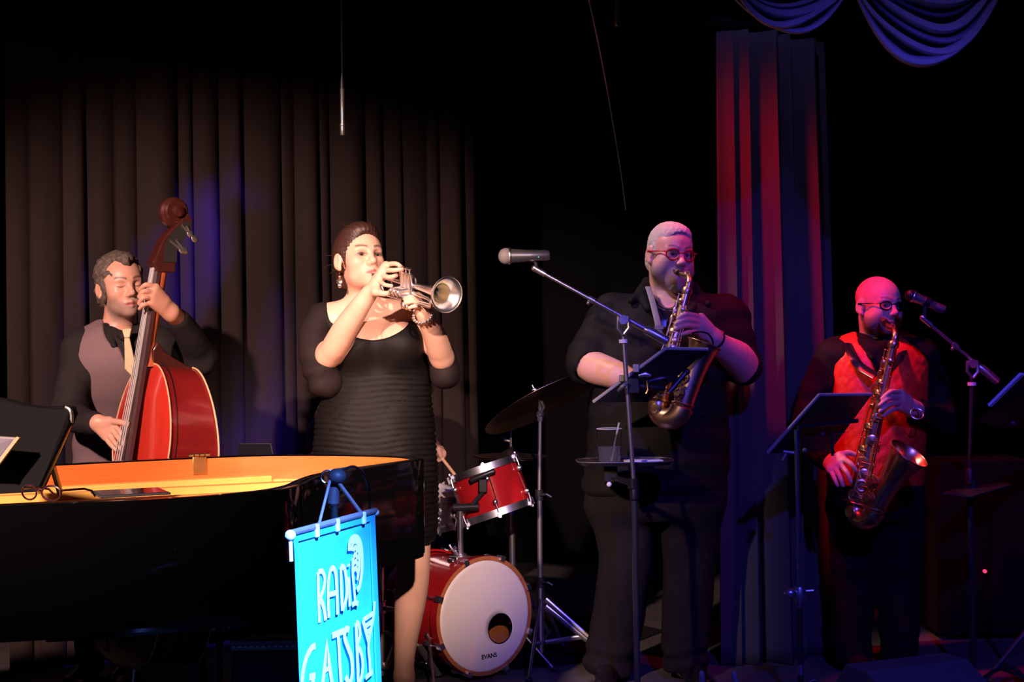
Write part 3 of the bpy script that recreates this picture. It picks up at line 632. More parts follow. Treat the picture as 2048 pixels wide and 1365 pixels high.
# lettering: strokes in banner units (x 0..1, y metres down)
def stroke(pts, w=.0045, n=5, smooth=True, name='letter'):
    P = catmull([BP(x, y, .006) for x, y in pts], n) if (smooth and len(pts) > 2) else [BP(x, y, .006) for x, y in pts]
    return P, w
def letters(name, strokes):
    k = MB()
    for pts, w, sm in strokes:
        P, _ = stroke(pts, w, smooth=sm); k.tube(P, w*1.22, 8, flat=(1, 1))
    # flatten on to the sheet
    k.v = [tuple(Vector(p)-bn*((Vector(p)-BP(0, 0, .006)).dot(bn)*.985)) for p in k.v]
    return k.build(name, M_bannerw, bn_root)
def PX2B(px, py):
    """pixel on the banner plane -> (u, v)"""
    v = ray(px, py); t = (BL-CAM_LOC).dot(bn)/v.dot(bn); p = CAM_LOC+v*t-BL
    # solve p = bu*a + bdn*b
    c = bu.dot(bdn); a1, b1 = p.dot(bu), p.dot(bdn); a = (a1-c*b1)/(1-c*c); b = (b1-c*a1)/(1-c*c)
    return (a/bw, b)
def cb(x, y):      # coordinates read in the 3.068x crop with origin (550, 920)
    return PX2B(550+x/3.068, 920+y/3.068)
S_ = lambda pts, w=.0045, sm=True: ([cb(*p) for p in pts], w, sm)
letters('letter_r', [S_([(248, 690), (252, 850), (258, 1000)], .005), S_([(250, 690), (275, 685), (290, 730), (280, 800), (258, 850)]), S_([(262, 850), (283, 905), (296, 985)], .005)])
letters('letter_a', [S_([(316, 970), (310, 800), (322, 690), (342, 665), (357, 700), (364, 800), (368, 950)], .005), S_([(312, 830), (364, 815)], .0045, False)])
letters('letter_d', [S_([(388, 655), (392, 800), (398, 925)], .005), S_([(388, 655), (412, 670), (424, 760), (422, 850), (398, 925)], .005)])
letters('letter_i', [S_([(438, 720), (444, 900)], .005, False), S_([(436, 640), (437, 655)], .006, False)])
letters('microphone_emblem', [S_([(440, 560), (446, 500), (476, 475), (505, 498), (518, 570), (518, 680), (505, 770), (488, 800)], .0055),
    S_([(455, 560), (462, 515), (480, 500), (498, 530), (502, 640), (490, 740)], .0045), S_([(466, 560), (480, 535), (490, 570)], .004), S_([(466, 600), (480, 580), (492, 610)], .004), S_([(466, 640), (480, 622), (492, 650)], .004), S_([(466, 685), (480, 665), (492, 690)], .004),
    S_([(462, 600), (462, 700), (470, 790), (476, 860), (476, 885)], .0045), S_([(458, 892), (478, 878), (496, 884)], .0045)])
letters('letter_g', [S_([(232, 1142), (205, 1160), (175, 1220), (155, 1310), (150, 1400), (165, 1480), (195, 1480), (215, 1400), (218, 1330)], .0055), S_([(195, 1335), (232, 1325)], .0055, False)])
letters('letter_a', [S_([(270, 1430), (290, 1260), (303, 1110), (316, 1240), (338, 1400)], .0055, False), S_([(285, 1300), (325, 1270)], .004, False)])
letters('letter_t', [S_([(335, 1080), (408, 1050)], .0055, False), S_([(372, 1065), (382, 1240), (392, 1400)], .0055, False)])
letters('letter_s', [S_([(440, 1045), (420, 1040), (412, 1090), (432, 1150), (455, 1220), (458, 1320), (440, 1370), (418, 1330)], .0055)])
letters('letter_b', [S_([(482, 1000), (490, 1200), (496, 1380)], .0055, False), S_([(482, 1000), (500, 1015), (506, 1080), (490, 1140), (512, 1180), (524, 1250), (516, 1330), (496, 1375)], .005)])
letters('letter_y', [S_([(524, 985), (545, 1060), (560, 1120)], .005, False), S_([(596, 870), (590, 960), (560, 1130), (566, 1230), (570, 1330)], .005), S_([(524, 985), (598, 935)], .0045, False), S_([(536, 1025), (585, 990)], .0045, False), S_([(546, 1062), (576, 1040)], .0045, False), S_([(540, 1340), (585, 1300)], .0045, False)])
# ------------------------------------------------------------------ microphones, booms, stands
def mic(root_label, head, tail, r, ball_m=M_grey, body_m=M_stand):
    head, tail = Vector(head), Vector(tail); ax = (tail-head).normalized(); L = (tail-head).length
    root = thing('microphone', root_label, 'microphone', (head+tail)/2)
    part('grille', ball_m, root, lambda k: k.sph(head+ax*r*.95, (r*1.12, r*1.12, r*1.05), rotm(ax), 20, 14))
    part('collar', M_chrome, root, lambda k: k.lathe([(r*1.10, 0), (r*1.16, .004), (r*1.10, .008)], head+ax*r*1.25, ax, 24))
    part('body', body_m, root, lambda k: k.lathe([(r*1.0, 0), (r*.93, .02), (r*.78, L*.35), (r*.72, L-.012-r*1.6), (r*.6, L-.004-r*1.6)], head+ax*r*1.5, ax, 24))
    return root, ax
def boom_stand(label, tip, piv, tail, pole_px, pole_top, d, zmid, lower_m=M_darkmetal, counter=True, m=M_stand, pr=.0085, pm=None):
    tip, piv, tail = Vector(tip), Vector(piv), Vector(tail); ax = (tip-tail).normalized()
    bx0 = W(pole_px, 1300, d)
    root = thing('microphone_stand', label, 'stand', (bx0.x, d, 0))
    part('boom', m, root, lambda k: k.tube([tail, tip], .0068, 12))
    part('boom_sleeve', m, root, lambda k: k.tube([tail, tail.lerp(tip, .30)], .0105, 12))
    if counter: part('counterweight', m, root, lambda k: k.lathe([(.008, 0), (.017, .006), (.0175, .085), (.011, .10)], tail-ax*.012, ax, 18))
    part('tip_joint', M_chrome, root, lambda k: (k.cyl(tip-ax*.03, tip+ax*.012, .011, 12), k.sph(tip+ax*.015, .012, None, 10, 8)))
    part('collar', m, root, lambda k: (k.cyl(tip.lerp(tail, .42)-ax*.012, tip.lerp(tail, .42)+ax*.012, .0115, 12), k.sph(tip.lerp(tail, .42)+Vector((-.012, -.005, -.012)), .008, None, 8, 6)))
    piv2 = piv+Vector((0, -.012, 0))
    part('swivel', m, root, lambda k: (k.cyl(piv2+Vector((0, -.01, 0)), piv2+Vector((0, .03, 0)), .017, 14), k.tube([piv2+Vector((-.018, 0, .012)), piv2+Vector((-.02, 0, -.03)), piv2+Vector((0, 0, -.055))], .007, 8), k.tube([piv2+Vector((.018, 0, .012)), piv2+Vector((.02, 0, -.03)), piv2+Vector((0, 0, -.055))], .007, 8)))
    top = Vector((piv.x, d, piv.z-.05))
    part('upper_pole', pm or m, root, lambda k: k.tube([top, (bx0.x-.002, d, zmid)], pr, 12))
    part('pole_collar', M_paper, root, lambda k: k.cyl(top-Vector((0, 0, .035)), top-Vector((0, 0, .022)), pr*1.9, 14))
    part('lower_pole', lower_m, root, lambda k: k.tube([(bx0.x-.002, d, zmid), (bx0.x, d, .03)], pr*1.35, 14))
    part('clutch', M_dark, root, lambda k: k.lathe([(pr*1.6, -.03), (pr*2.1, -.025), (pr*2.1, .02), (pr*1.4, .035)], (bx0.x-.002, d, zmid), (0, 0, 1), 16))
    part('base', M_dark, root, lambda k: k.lathe([(.14, 0), (.14, .012), (.06, .026), (.015, .04)], (bx0.x, d, 0), (0, 0, 1), 30))
    return root, bx0
D1 = 4.92
mr, max_ = mic('large black and silver microphone on the boom before the black-shirt saxophonist', W(998, 513, D1-.02), W(1102, 511, D1+.0), .027, M_grey, M_stand)
part('led', M_ledg, mr, lambda k: k.sph(W(1077, 514, D1-.022), .003, None, 8, 6))
part('battery_cap', M_dark, mr, lambda k: k.lathe([(.0195, 0), (.0205, .003), (.0200, .030), (.012, .034)], W(1080, 512, D1), max_, 20))
part('clip', M_dark, mr, lambda k: (k.lathe([(.0225, -.012), (.0245, -.010), (.0245, .012), (.0225, .014)], W(1066, 512, D1), max_, 20), k.cyl(W(1070, 520, D1), W(1074, 537, D1), .008, 10)))
ms1, b1 = boom_stand('silver boom microphone stand carrying tray and tablet before the black-shirt saxophonist', W(1076, 541, D1), W(1246, 640, D1), W(1331, 681, D1), 1274, 0, D1, W(1267, 985, D1).z, lower_m=mat('stand_lower_black', (.10, .10, .11), .3, metal=.7))
# tray on the stand
DT = D1+.135; tz = W(1250, 921, DT).z
tr = thing('stand_tray', 'oval tray clamped to the silver microphone stand', 'tray', W(1250, 930, DT))
tcx, tcy = W(1249, 921, DT).x, DT
def tray(k):
    n = 40; v = []; f = []
    for (sx, z) in ((.93, -.014), (1.0, .0), (.975, .001), (.90, -.009)):
        for i in range(n):
            a = 2*PI*i/n; c, s_ = math.cos(a), math.sin(a); c = math.copysign(abs(c)**.6, c); s_ = math.copysign(abs(s_)**.6, s_)
            v.append((tcx+.180*sx*c, tcy+.115*sx*s_, tz+z))
    for j in range(3):
        for i in range(n): i2 = (i+1) % n; f.append((j*n+i, j*n+i2, (j+1)*n+i2, (j+1)*n+i))
    f.append(tuple(range(n-1, -1, -1))); f.append(tuple(3*n+i for i in range(n))); k.add(v, f)
part('plate', M_darkmetal, tr, tray)
part('rim', M_stand, tr, lambda k: k.tube([(tcx+.180*math.copysign(abs(math.cos(a))**.6, math.cos(a)), tcy+.115*math.copysign(abs(math.sin(a))**.6, math.sin(a)), tz) for a in [2*PI*i/48 for i in range(48)]], .0028, 6, closed=True))
part('bracket', M_darkmetal, tr, lambda k: (k.box((tcx-.055, tcy-.03, tz-.045), (.05, .03, .065)), k.cyl((tcx-.05, tcy-.03, tz-.06), (b1.x-.006, D1, tz-.075), .012, 10), k.cyl((b1.x-.006, D1, tz-.095), (b1.x-.006, D1, tz-.055), .02, 14)), bevel=.003)
part('bracket_knob', M_paper, tr, lambda k: k.sph((tcx-.062, tcy-.05, tz-.085), .010, None, 10, 8))
# glass of water with a straw
gx = W(1219, 915, DT-.02); gz = tz-.008
gl = thing('drinking_glass', 'half-full clear glass of water standing on the tray', 'glass', (gx.x, gx.y, gz))
gh = W(1219, 858, DT-.02).z-gz
part('tumbler', M_glass, gl, lambda k: k.lathe([(.001, .004), (.036, .004), (.040, .008), (.046, gh), (.0475, gh), (.0475, gh-.001), (.0425, .006), (.039, 0), (.001, 0)], (gx.x, gx.y, gz), (0, 0, 1), 36, caps=False))
part('rim', M_bannerw, gl, lambda k: k.tube([(gx.x+.0468*math.cos(a), gx.y+.0468*math.sin(a), gz+gh) for a in [2*PI*i/36 for i in range(36)]], .0011, 6, closed=True))  # white ring painting in the bright highlight along the glass edge
part('water', M_water, gl, lambda k: k.lathe([(.038, .005), (.0395, .009), (.0428, gh*.5), (.001, gh*.5)], (gx.x, gx.y, gz), (0, 0, 1), 36))
part('straw', mat('straw_plastic', (.6, .6, .6), .3, trans=.5), gl, lambda k: k.tube([(gx.x+.005, gx.y, gz+.01), (gx.x+.038, gx.y+.005, gz+gh+.022)], .0035, 8))
ph = W(1285, 914, DT)
tag(part('smartphone', M_paper, None, lambda k: k.box((ph.x, ph.y, tz-.0035), (.145, .075, .010), Matrix.Rotation(.1, 3, 'Z')), bevel=.003, smooth=False), 'pale smartphone lying on the tray beside the water glass', 'phone')
# tablets on holders: four pixel corners, each with its own depth
def tablet_desk(label, c, th, edge_m, root_name='tablet', holder=None):
    P = [W(*p) for p in c]; e1 = P[1]-P[0]; e2 = P[3]-P[0]; nn = e1.cross(e2).normalized()
    if nn.y > 0: nn = -nn
    root = thing(root_name, label, 'tablet', sum(P, Vector())/4)
    part('back', M_dark, root, lambda k: k.prism(P, -nn*th), bevel=.004, smooth=False)
    part('edge', edge_m, root, lambda k: k.tube([P[0]-nn*th*.5, P[1]-nn*th*.5, P[2]-nn*th*.5], th*.62, 8))
    ctr = sum(P, Vector())/4
    part('screen', M_screen, root, lambda k: k.prism([ctr+(p-ctr)*.92-nn*(th+.0002) for p in P], -nn*.001), smooth=False)
    return root, P, nn
M_tedge = mat('tablet_edge_grey', (.26, .26, .27), .4)
t1r, P1, n1 = tablet_desk('large tablet held on the silver microphone stand', [(1187, 806, 5.03), (1332, 699, 4.92), (1416, 701, 4.98), (1296, 806, 5.045)], .011, M_tedge)
th = thing('tablet_holder', 'clamp with wing screws gripping the large tablet to the silver stand', 'clamp', W(1268, 770, D1))
part('clamp_body', M_dark, th, lambda k: (k.box(W(1266, 772, D1+.018), (.04, .085, .055)), k.cyl(W(1266, 772, D1-.005), W(1330, 778, D1+.01), .011, 10)), bevel=.004)
part('wing_screw', M_stand, th, lambda k: k.tube(catmull([W(1236, 783, D1-.04), W(1246, 773, D1-.045), W(1254, 766, D1-.04)], 4), [.006, .007, .008, .009, .009, .009, .009, .009, .009], 10))
part('wing_screw', M_stand, th, lambda k: k.tube([W(1277, 752, D1-.05), W(1290, 749, D1-.05), W(1302, 752, D1-.05)], [.006, .010, .006], 10))
part('jaw', M_tedge, th, lambda k: k.box(W(1272, 737, D1+.042), (.022, .022, .03)), bevel=.003); part('jaw', M_tedge, th, lambda k: k.box(W(1243, 757, D1+.065), (.018, .022, .025)), bevel=.003)
part('arm', M_darkmetal, th, lambda k: (k.tube(catmull([W(1298, 764, D1), W(1330, 757, D1), W(1352, 762, D1+.02)], 5), .010, 10), k.cyl(W(1338, 785, D1+.01), W(1372, 745, D1+.03), .009, 10), k.sph(W(1374, 744, D1+.03), .012, None, 10, 8)))
part('hook', M_brass, th, lambda k: k.tube([W(1294, 762, D1-.02), W(1296, 780, D1-.02), W(1292, 788, D1-.02)], .004, 8))
# ---- stand for the vest player
D2 = 5.0
t2r, P2, n2 = tablet_desk('dark tablet held on the music stand in front of the vest player', [(1537, 908, 5.06), (1640, 792, 4.95), (1744, 791, 5.08), (1660, 905, 5.20)], .011, M_tedge)
m2x = W(1598, 1100, D2).x
m2 = thing('music_stand', 'blue-lit straight stand with a clamp in front of the vest player', 'stand', (m2x, D2, 0))
zc2 = W(1600, 1188, D2).z
part('upper_pole', mat('stand_grey_black', (.16, .16, .165), .3, metal=.7), m2, lambda k: k.cyl((m2x, D2, zc2), (m2x-.004, D2, W(1597, 860, D2).z), .0085, 12))
part('lower_pole', M_darkmetal, m2, lambda k: k.cyl((m2x, D2, .03), (m2x, D2, zc2), .0115, 12))
part('clutch', M_stand, m2, lambda k: (k.lathe([(.012, -.055), (.024, -.03), (.028, .0), (.020, .026)], (m2x, D2, zc2), (0, 0, 1), 16), k.sph((m2x-.036, D2-.012, zc2+.004), (.026, .020, .020), None, 12, 8), k.tube([(m2x, D2, zc2+.008), (m2x+.05, D2-.01, zc2+.012)], .006, 8)))
part('foot_ring', M_stand, m2, lambda k: k.cyl((m2x, D2, .13), (m2x, D2, .17), .016, 14))
part('holder_arm', M_darkmetal, m2, lambda k: (k.tube([W(1597, 905, D2), W(1597, 855, D2), W(1640, 850, D2+.03), W(1715, 842, D2+.08)], .008, 10), k.tube([W(1665, 912, D2+.05), W(1665, 868, D2+.05), W(1688, 864, D2+.06)], .006, 8)))
part('wing_screw', M_stand, m2, lambda k: (k.tube([W(1565, 922, D2-.03), W(1573, 908, D2-.03)], .006, 8), k.tube([W(1566, 904, D2-.03), W(1588, 907, D2-.03)], .007, 8)))
part('knob', M_dgrey, m2, lambda k: k.sph(W(1610, 902, D2-.03), .011, None, 10, 8)); part('knob', M_dgrey, m2, lambda k: k.sph(W(1646, 869, D2+.0), .008, None, 10, 8))
part('base', M_dark, m2, lambda k: k.lathe([(.14, 0), (.14, .012), (.06, .026), (.015, .04)], (m2x, D2, 0), (0, 0, 1), 30))
# ---- second boom stand, right
D3 = 5.25
mr2, ax2 = mic('dark microphone on the right-hand boom beside the bald saxophonist', W(1812, 587, D3), W(1888, 620, D3), .021, M_dark, M_stand)
part('battery_cap', M_dgrey, mr2, lambda k: k.lathe([(.0165, -.02), (.0175, -.018), (.0175, .016), (.012, .02)], W(1880, 617, D3), ax2, 18))
part('clip', M_dark, mr2, lambda k: (k.lathe([(.0185, -.012), (.0205, -.010), (.0205, .012), (.0185, .014)], W(1853, 604, D3), ax2, 18), k.cyl(W(1851, 612, D3), W(1850, 636, D3), .008, 10)))
ms2, b2 = boom_stand('dark boom microphone stand right of the bald saxophonist', W(1851, 641, D3), W(1943, 728, D3), W(1992, 762, D3), 1946, 0, D3, W(1945, 955, D3).z, pm=M_darkmetal)
# ---- right edge: music stand with white sheet
D4 = 4.9
P4 = [W(1953, 845, D4), W(2100, 700, D4-.02), W(2190, 720, D4+.25), W(2040, 860, D4+.27)]
m4 = thing('music_stand', 'music stand holding white paper at the right edge of the stage', 'stand', W(2070, 1400, D4+.1).xy.to_3d())
part('desk', M_darkmetal, m4, lambda k: k.prism(P4, (.006, .0, .006)), smooth=False)
part('pole', M_darkmetal, m4, lambda k: k.cyl((m4.location.x, m4.location.y, .02), W(2070, 790, D4+.1), .009, 10))
part('knob', M_dgrey, m4, lambda k: k.sph(W(2026, 847, D4), .009, None, 10, 8))
tripod(m4, m4.location.xy, .3, .26, m=M_darkmetal, yaw=PI/3)
sp4 = [P4[0].lerp(P4[1], .18), P4[0].lerp(P4[1], .62), P4[3].lerp(P4[2], .62), P4[3].lerp(P4[2], .18)]
tag(part('sheet_music', M_paper, None, lambda k: k.prism([p+Vector((-.004, -.004, .010)) for p in sp4], (-.006, -.002, .008)), smooth=False), 'white sheet music book on the stand at the right edge', 'paper')
# ---- small table / tray on second stand and equipment behind
tq = thing('stand_tray', 'thin dark tray on the boom stand right of the bald saxophonist', 'tray', W(1950, 985, D3))
part('plate', M_darkmetal, tq, lambda k: k.prism([W(1886, 986, D3-.05), W(1945, 993, D3-.1), W(2022, 970, D3-.05), W(2012, 964, D3+.1), W(1900, 980, D3+.12)], (0, 0, -.006)), smooth=False)
part('clamp', M_darkmetal, tq, lambda k: (k.cyl(W(1946, 962, D3), W(1946, 1000, D3), .018, 12)))
# amplifier with red LED
ac = W(1965, 1160, 6.2)
am = thing('amplifier', 'black amplifier cabinet with a small red lamp by the right wall', 'amplifier', (ac.x, 6.3, 0))
part('cabinet', M_wall, am, lambda k: k.box((ac.x, 6.3, .42), (.44, .3, .80)), bevel=.015, smooth=False)
part('grille', M_wall, am, lambda k: k.box((ac.x, 6.147, .36), (.38, .012, .56)), bevel=.004, smooth=False)
part('lamp', M_led, am, lambda k: k.cyl((W(1969, 1143, 6.14).x, 6.15, W(1969, 1143, 6.14).z), (W(1969, 1143, 6.14).x, 6.13, W(1969, 1143, 6.14).z), .008, 12))
for s in (-.18, .18):
    for t in (-.1, .1): part('foot', M_pad, am, lambda k: k.cyl((ac.x+s, 6.3+t, 0), (ac.x+s, 6.3+t, .025), .02, 10))
# ---- floor monitor wedge
D5 = 4.62
wl, wr = W(1700, 1345, D5), W(1925, 1335, D5)
wm = thing('floor_monitor', 'black wedge floor monitor lit blue on the stage floor', 'speaker', ((wl.x+wr.x)/2, D5, 0))
yaw5 = Matrix.Rotation(math.radians(22), 3, 'Z'); c5 = Vector(((wl.x+wr.x)/2, D5+.08, 0))
zt = W(1800, 1330, D5).z
prof5 = [(-.20, 0), (.17, 0), (.20, .04), (.02, zt), (-.10, zt), (-.20, .20)]
def wedge(k, w=.42):
    P = [c5+yaw5@Vector((-w/2, y, z)) for y, z in prof5]; k.prism(P, yaw5@Vector((w, 0, 0)))
part('cabinet', mat('wedge_textured_black', (.06, .06, .062), .7, bump=.3, bscale=300), wm, wedge, bevel=.006, smooth=False)
part('grille', M_darkmetal, wm, lambda k: k.prism([c5+yaw5@Vector((sx*.19, y, z)) for sx, y, z in ((-1, .03, zt-.01), (1, .03, zt-.01), (1, .185, .065), (-1, .185, .065))], yaw5@Vector((0, .006, .004))), smooth=False)
for s in (-1, 1): part('handle', M_dark, wm, lambda k: k.box(c5+yaw5@Vector((s*.212, -.04, zt*.55)), (.01, .12, .05), yaw5), bevel=.003, smooth=False)
# ---- two-peg instrument stand at the bottom
ip = W(1437, 1380, 4.85)
isd = thing('instrument_stand', 'low instrument stand with two rubber pegs on the stage floor', 'stand', (ip.x, 4.9, 0))
for a_, b_ in (((1403, 1338), (1406, 1400)), ((1466, 1338), (1478, 1400))):
    pa, pb_ = W(*a_, 4.85), W(*b_, 4.87)
    pg = part('peg', mat('rubber_sleeve', (.16, .16, .16), .5), isd, lambda k: k.lathe([(.008, 0), (.0115, .01), (.0115, .09), (.009, .104), (.003, .110)], pb_, pa-pb_, 14))
    part('rod', M_darkmetal, isd, lambda k: k.tube([pb_, Vector((ip.x, 4.92, .035))], .006, 8))
tripod(isd, (ip.x, 4.92), .06, .17, m=M_darkmetal, brace=False)
# ---- curled cable end near the monitor
tag(part('floor_cable', M_dark, None, lambda k: k.tube(catmull([(1.02+.05*math.cos(t*1.1)*(1-t*.04), 4.60+.05*math.sin(t*1.1), .012+.19*max(0, math.sin(t*1.1))*(1 if t < 3 else 0)) for t in range(0, 9)], 6), .006, 8)), 'looped dark cable on the floor beside the wedge monitor', 'cable')
tag(part('floor_cable', M_dark, None, lambda k: k.tube(catmull([W(1955, 1368, 4.7), W(1985, 1345, 4.75), W(2015, 1337, 4.8), W(2038, 1345, 4.8), W(2060, 1375, 4.78)], 6), .007, 8)), 'dark cable arching beside the monitor at the right edge', 'cable')
# ------------------------------------------------------------------ double bass
def on_plane(px, py, P0, nrm):
    v = ray(px, py); return CAM_LOC+v*((Vector(P0)-CAM_LOC).dot(nrm)/v.dot(nrm))
bUp = Vector((.118, .035, .99)).normalized()
a42 = math.radians(51); bN = Vector((-math.sin(a42), -math.cos(a42), 0)); bN = (bN-bUp*bN.dot(bUp)).normalized(); bU = bUp.cross(bN).normalized()
if bU.x < 0: bU = -bU
bO = W(300, 727, 5.0)
def BB(u, v, n=0.0): return bO+bU*u-bUp*v+bN*n
bass = thing('double_bass', 'red double bass with worn pale edges held by the bassist', 'double bass', (BB(0, 1.2).x, BB(0, 1.2).y, 0))
outl = [(.035, 0), (.075, .006), (.12, .03), (.165, .075), (.205, .135), (.235, .21), (.248, .285), (.240, .355), (.212, .42), (.185, .48), (.176, .545), (.190, .61), (.215, .655), (.232, .672), (.262, .72), (.302, .80), (.322, .89), (.318, .965), (.275, 1.04), (.19, 1.085), (.09, 1.105), (0.0, 1.11)]
oc = [(p.x, p.y) for p in catmull([(u, v, 0) for u, v in outl], 5)]
def ribdepth(v): return .155+.045*min(1, max(0, v/.35))
def bplate(k, back):
    v_ = []; f = []; nx = 14; rows = [q for q in oc]
    for (w_, v) in rows:
        w_ = max(w_, .001)
        for i in range(nx+1):
            x = -w_+2*w_*i/nx; arch = .016*(1-(x/w_)**2)*min(1, v/.12)*min(1, (1.112-v)/.12)
            v_.append(BB(x, v, arch) if not back else BB(x, v, -ribdepth(v)-arch*.7))
    for j in range(len(rows)-1):
        for i in range(nx): a = j*(nx+1)+i; f.append((a, a+1, a+nx+2, a+nx+1))
    k.add(v_, f)
part('front_plate', M_bassfront, bass, lambda k: bplate(k, False), angle=60)
part('back_plate', M_bassrib, bass, lambda k: bplate(k, True), angle=60)
def ribs(k):
    full = oc+[(-u, v) for u, v in reversed(oc[:-1])]; v_ = []; f = []; n = len(full)
    for t in (0, .5, 1):
        for u, v in full: v_.append(BB(u*(.975 if t != .5 else .97), v+.004*(1 if v < .5 else -1), -ribdepth(v)*t))
    for j in range(2):
        for i in range(n-1): f.append((j*n+i, j*n+i+1, (j+1)*n+i+1, (j+1)*n+i))
    f.append((0, n, 2*n, 3*n-1, 2*n-1, n-1)); k.add(v_, f)
part('ribs', M_bassrib, bass, ribs, angle=50)
for s in (1, -1):
    part('front_edge', M_edge, bass, lambda k: k.tube([BB(s*u, v, 0) for u, v in oc], .0032, 8))
    part('back_edge', M_edge, bass, lambda k: k.tube([BB(s*u, v, -ribdepth(v)) for u, v in oc], .0036, 8))
    part('rib_line', M_pad, bass, lambda k: k.tube([BB(s*u*.977, v, -.028) for u, v in oc], .0016, 6))
    part('f_hole', M_pad, bass, lambda k: k.tube(catmull([BB(s*.10, .52, .016), BB(s*.088, .535, .017), BB(s*.10, .56, .017), BB(s*.125, .64, .015), BB(s*.15, .72, .012), BB(s*.162, .745, .011), BB(s*.15, .765, .012)], 4), .006, 8, flat=(1, .4)))
# neck, fingerboard, heel
vN = -.372
part('fingerboard', M_ebonyboard, bass, lambda k: k.add([BB(s*w_, v, n) for v, w_, n0 in ((vN, .0215, .018), (.0, .034, .035), (.47, .047, .060)) for s, n in ((-1, n0-.010), (-1, n0+.004), (0, n0+.010), (1, n0+.004), (1, n0-.010))],
     [(0, 1, 6, 5), (1, 2, 7, 6), (2, 3, 8, 7), (3, 4, 9, 8), (5, 6, 11, 10), (6, 7, 12, 11), (7, 8, 13, 12), (8, 9, 14, 13), (4, 0, 5, 9), (9, 5, 10, 14), (0, 4, 3, 2, 1), (10, 11, 12, 13, 14)]))
part('neck', M_bassneck, bass, lambda k: k.tube(catmull([BB(0, vN-.01, -.004), BB(0, -.2, .004), BB(0, -.08, .010), BB(0, .01, .0)], 5), [.021]*11+[.024, .026, .029, .034, .04], 12, flat=(1, 1)))
def heel(k):
    for s in (0,):
        P = [BB(-.026, -.085, -.005), BB(-.028, -.055, -.030), BB(-.03, -.03, -.075), BB(-.034, -.008, -.13), BB(-.036, .0, -.165), BB(-.036, .03, -.165), BB(-.036, .03, 0), BB(-.03, -.05, .012)]
        k.prism(P, bU*.066)
part('heel', M_basshead, bass, heel, bevel=.006)
# strings
for i in range(4):
    t = (i-1.5)/1.5
    part('string', M_steel, bass, lambda k: k.tube([BB(t*.0145, vN-.004, .034), BB(t*.022, .05, .056), BB(t*.031, .47, .090), BB(t*.038, .70, .128)], .0019+.0004*i, 6))
part('nut', M_pad, bass, lambda k: k.box(BB(0, vN-.004, .024), (.046, .012, .014), rotm(bUp, bN)), bevel=.002)
part('bridge', M_edge, bass, lambda k: k.prism([BB(-.085, .70, .012), BB(-.05, .70, .10), BB(0, .70, .128), BB(.05, .70, .10), BB(.085, .70, .012)], -bUp*.012), bevel=.003)
part('tailpiece', M_pad, bass, lambda k: k.prism([BB(-.045, .78, .10), BB(.045, .78, .10), BB(.022, 1.06, .03), BB(-.022, 1.06, .03)], bN*.012), bevel=.003)
part('endpin', M_steel, bass, lambda k: k.tube([BB(0, 1.10, -.08), Vector((BB(0, 1.33, -.08).x, BB(0, 1.33, -.08).y, .0))], .007, 10))
# pegbox in profile, read from the photograph on the plane through the neck axis
N0 = BB(0, vN, .0)
def hp_(X, Y, lat=0.0): return on_plane(290+X/8.03, 390+Y/8.03, N0, bU)+bU*lat
peg = [(70, 1085), (140, 1230), (435, 1252), (447, 1100), (455, 900), (545, 760), (620, 650), (690, 560), (722, 420), (640, 300), (560, 350), (520, 430), (440, 500), (330, 600), (240, 720), (180, 850), (120, 1000)]
part('pegbox', M_basshead, bass, lambda k: k.prism([hp_(x, y, -.030) for x, y in peg], bU*.060), bevel=.005, smooth=False)
part('pegbox_plate', mat('machine_plate', (.05, .048, .045), .4, metal=.5), bass, lambda k: k.prism([hp_(x, y, .0305) for x, y in ((240, 1075), (445, 1090), (450, 905), (530, 760), (610, 640), (680, 560), (690, 440), (600, 420), (470, 520), (350, 640), (270, 800))], bU*.003), smooth=False)
sc0 = hp_(470, 265)
def scroll(k):
    pts = []; r = []
    for i in range(64):
        t = i/63; a = -.5-t*2*PI*1.9; rad = .040*(1-t)**.8+.006
        vdir = (bUp*math.sin(a)-bN*math.cos(a)); pts.append(sc0+vdir*rad+bU*(.012*t)); r.append(.016*(1-t)+.008)
    k.tube(pts, r, 10)
    pts2 = [p-bU*(.024*i/63) for i, p in enumerate(pts)]; k.tube(pts2, r, 10)
    k.lathe([(.040, -.028), (.047, -.02), (.049, 0), (.047, .02), (.040, .028)], sc0, bU, 32)
    k.lathe([(.022, .026), (.022, .040), (.010, .046)], sc0, bU, 20); k.lathe([(.022, .026), (.022, .040), (.010, .046)], sc0, -bU, 20)
part('scroll', M_basshead, bass, scroll)
for (a_, b_) in (((520, 485), (700, 680)), ((335, 740), (500, 870)), ((430, 730), (545, 868)), ((600, 505), (640, 590))):
    A2, B2 = hp_(*a_, .036), hp_(*b_, .036)
    tp_ = part('tuner_shaft', M_stand, bass, lambda k: k.tube([A2, B2], [.005, .006], 8))
    part('tuner_key', M_stand, tp_, lambda k: k.sph(B2+(B2-A2).normalized()*.010, (.013, .005, .016), rotm(B2-A2, bU), 12, 8))
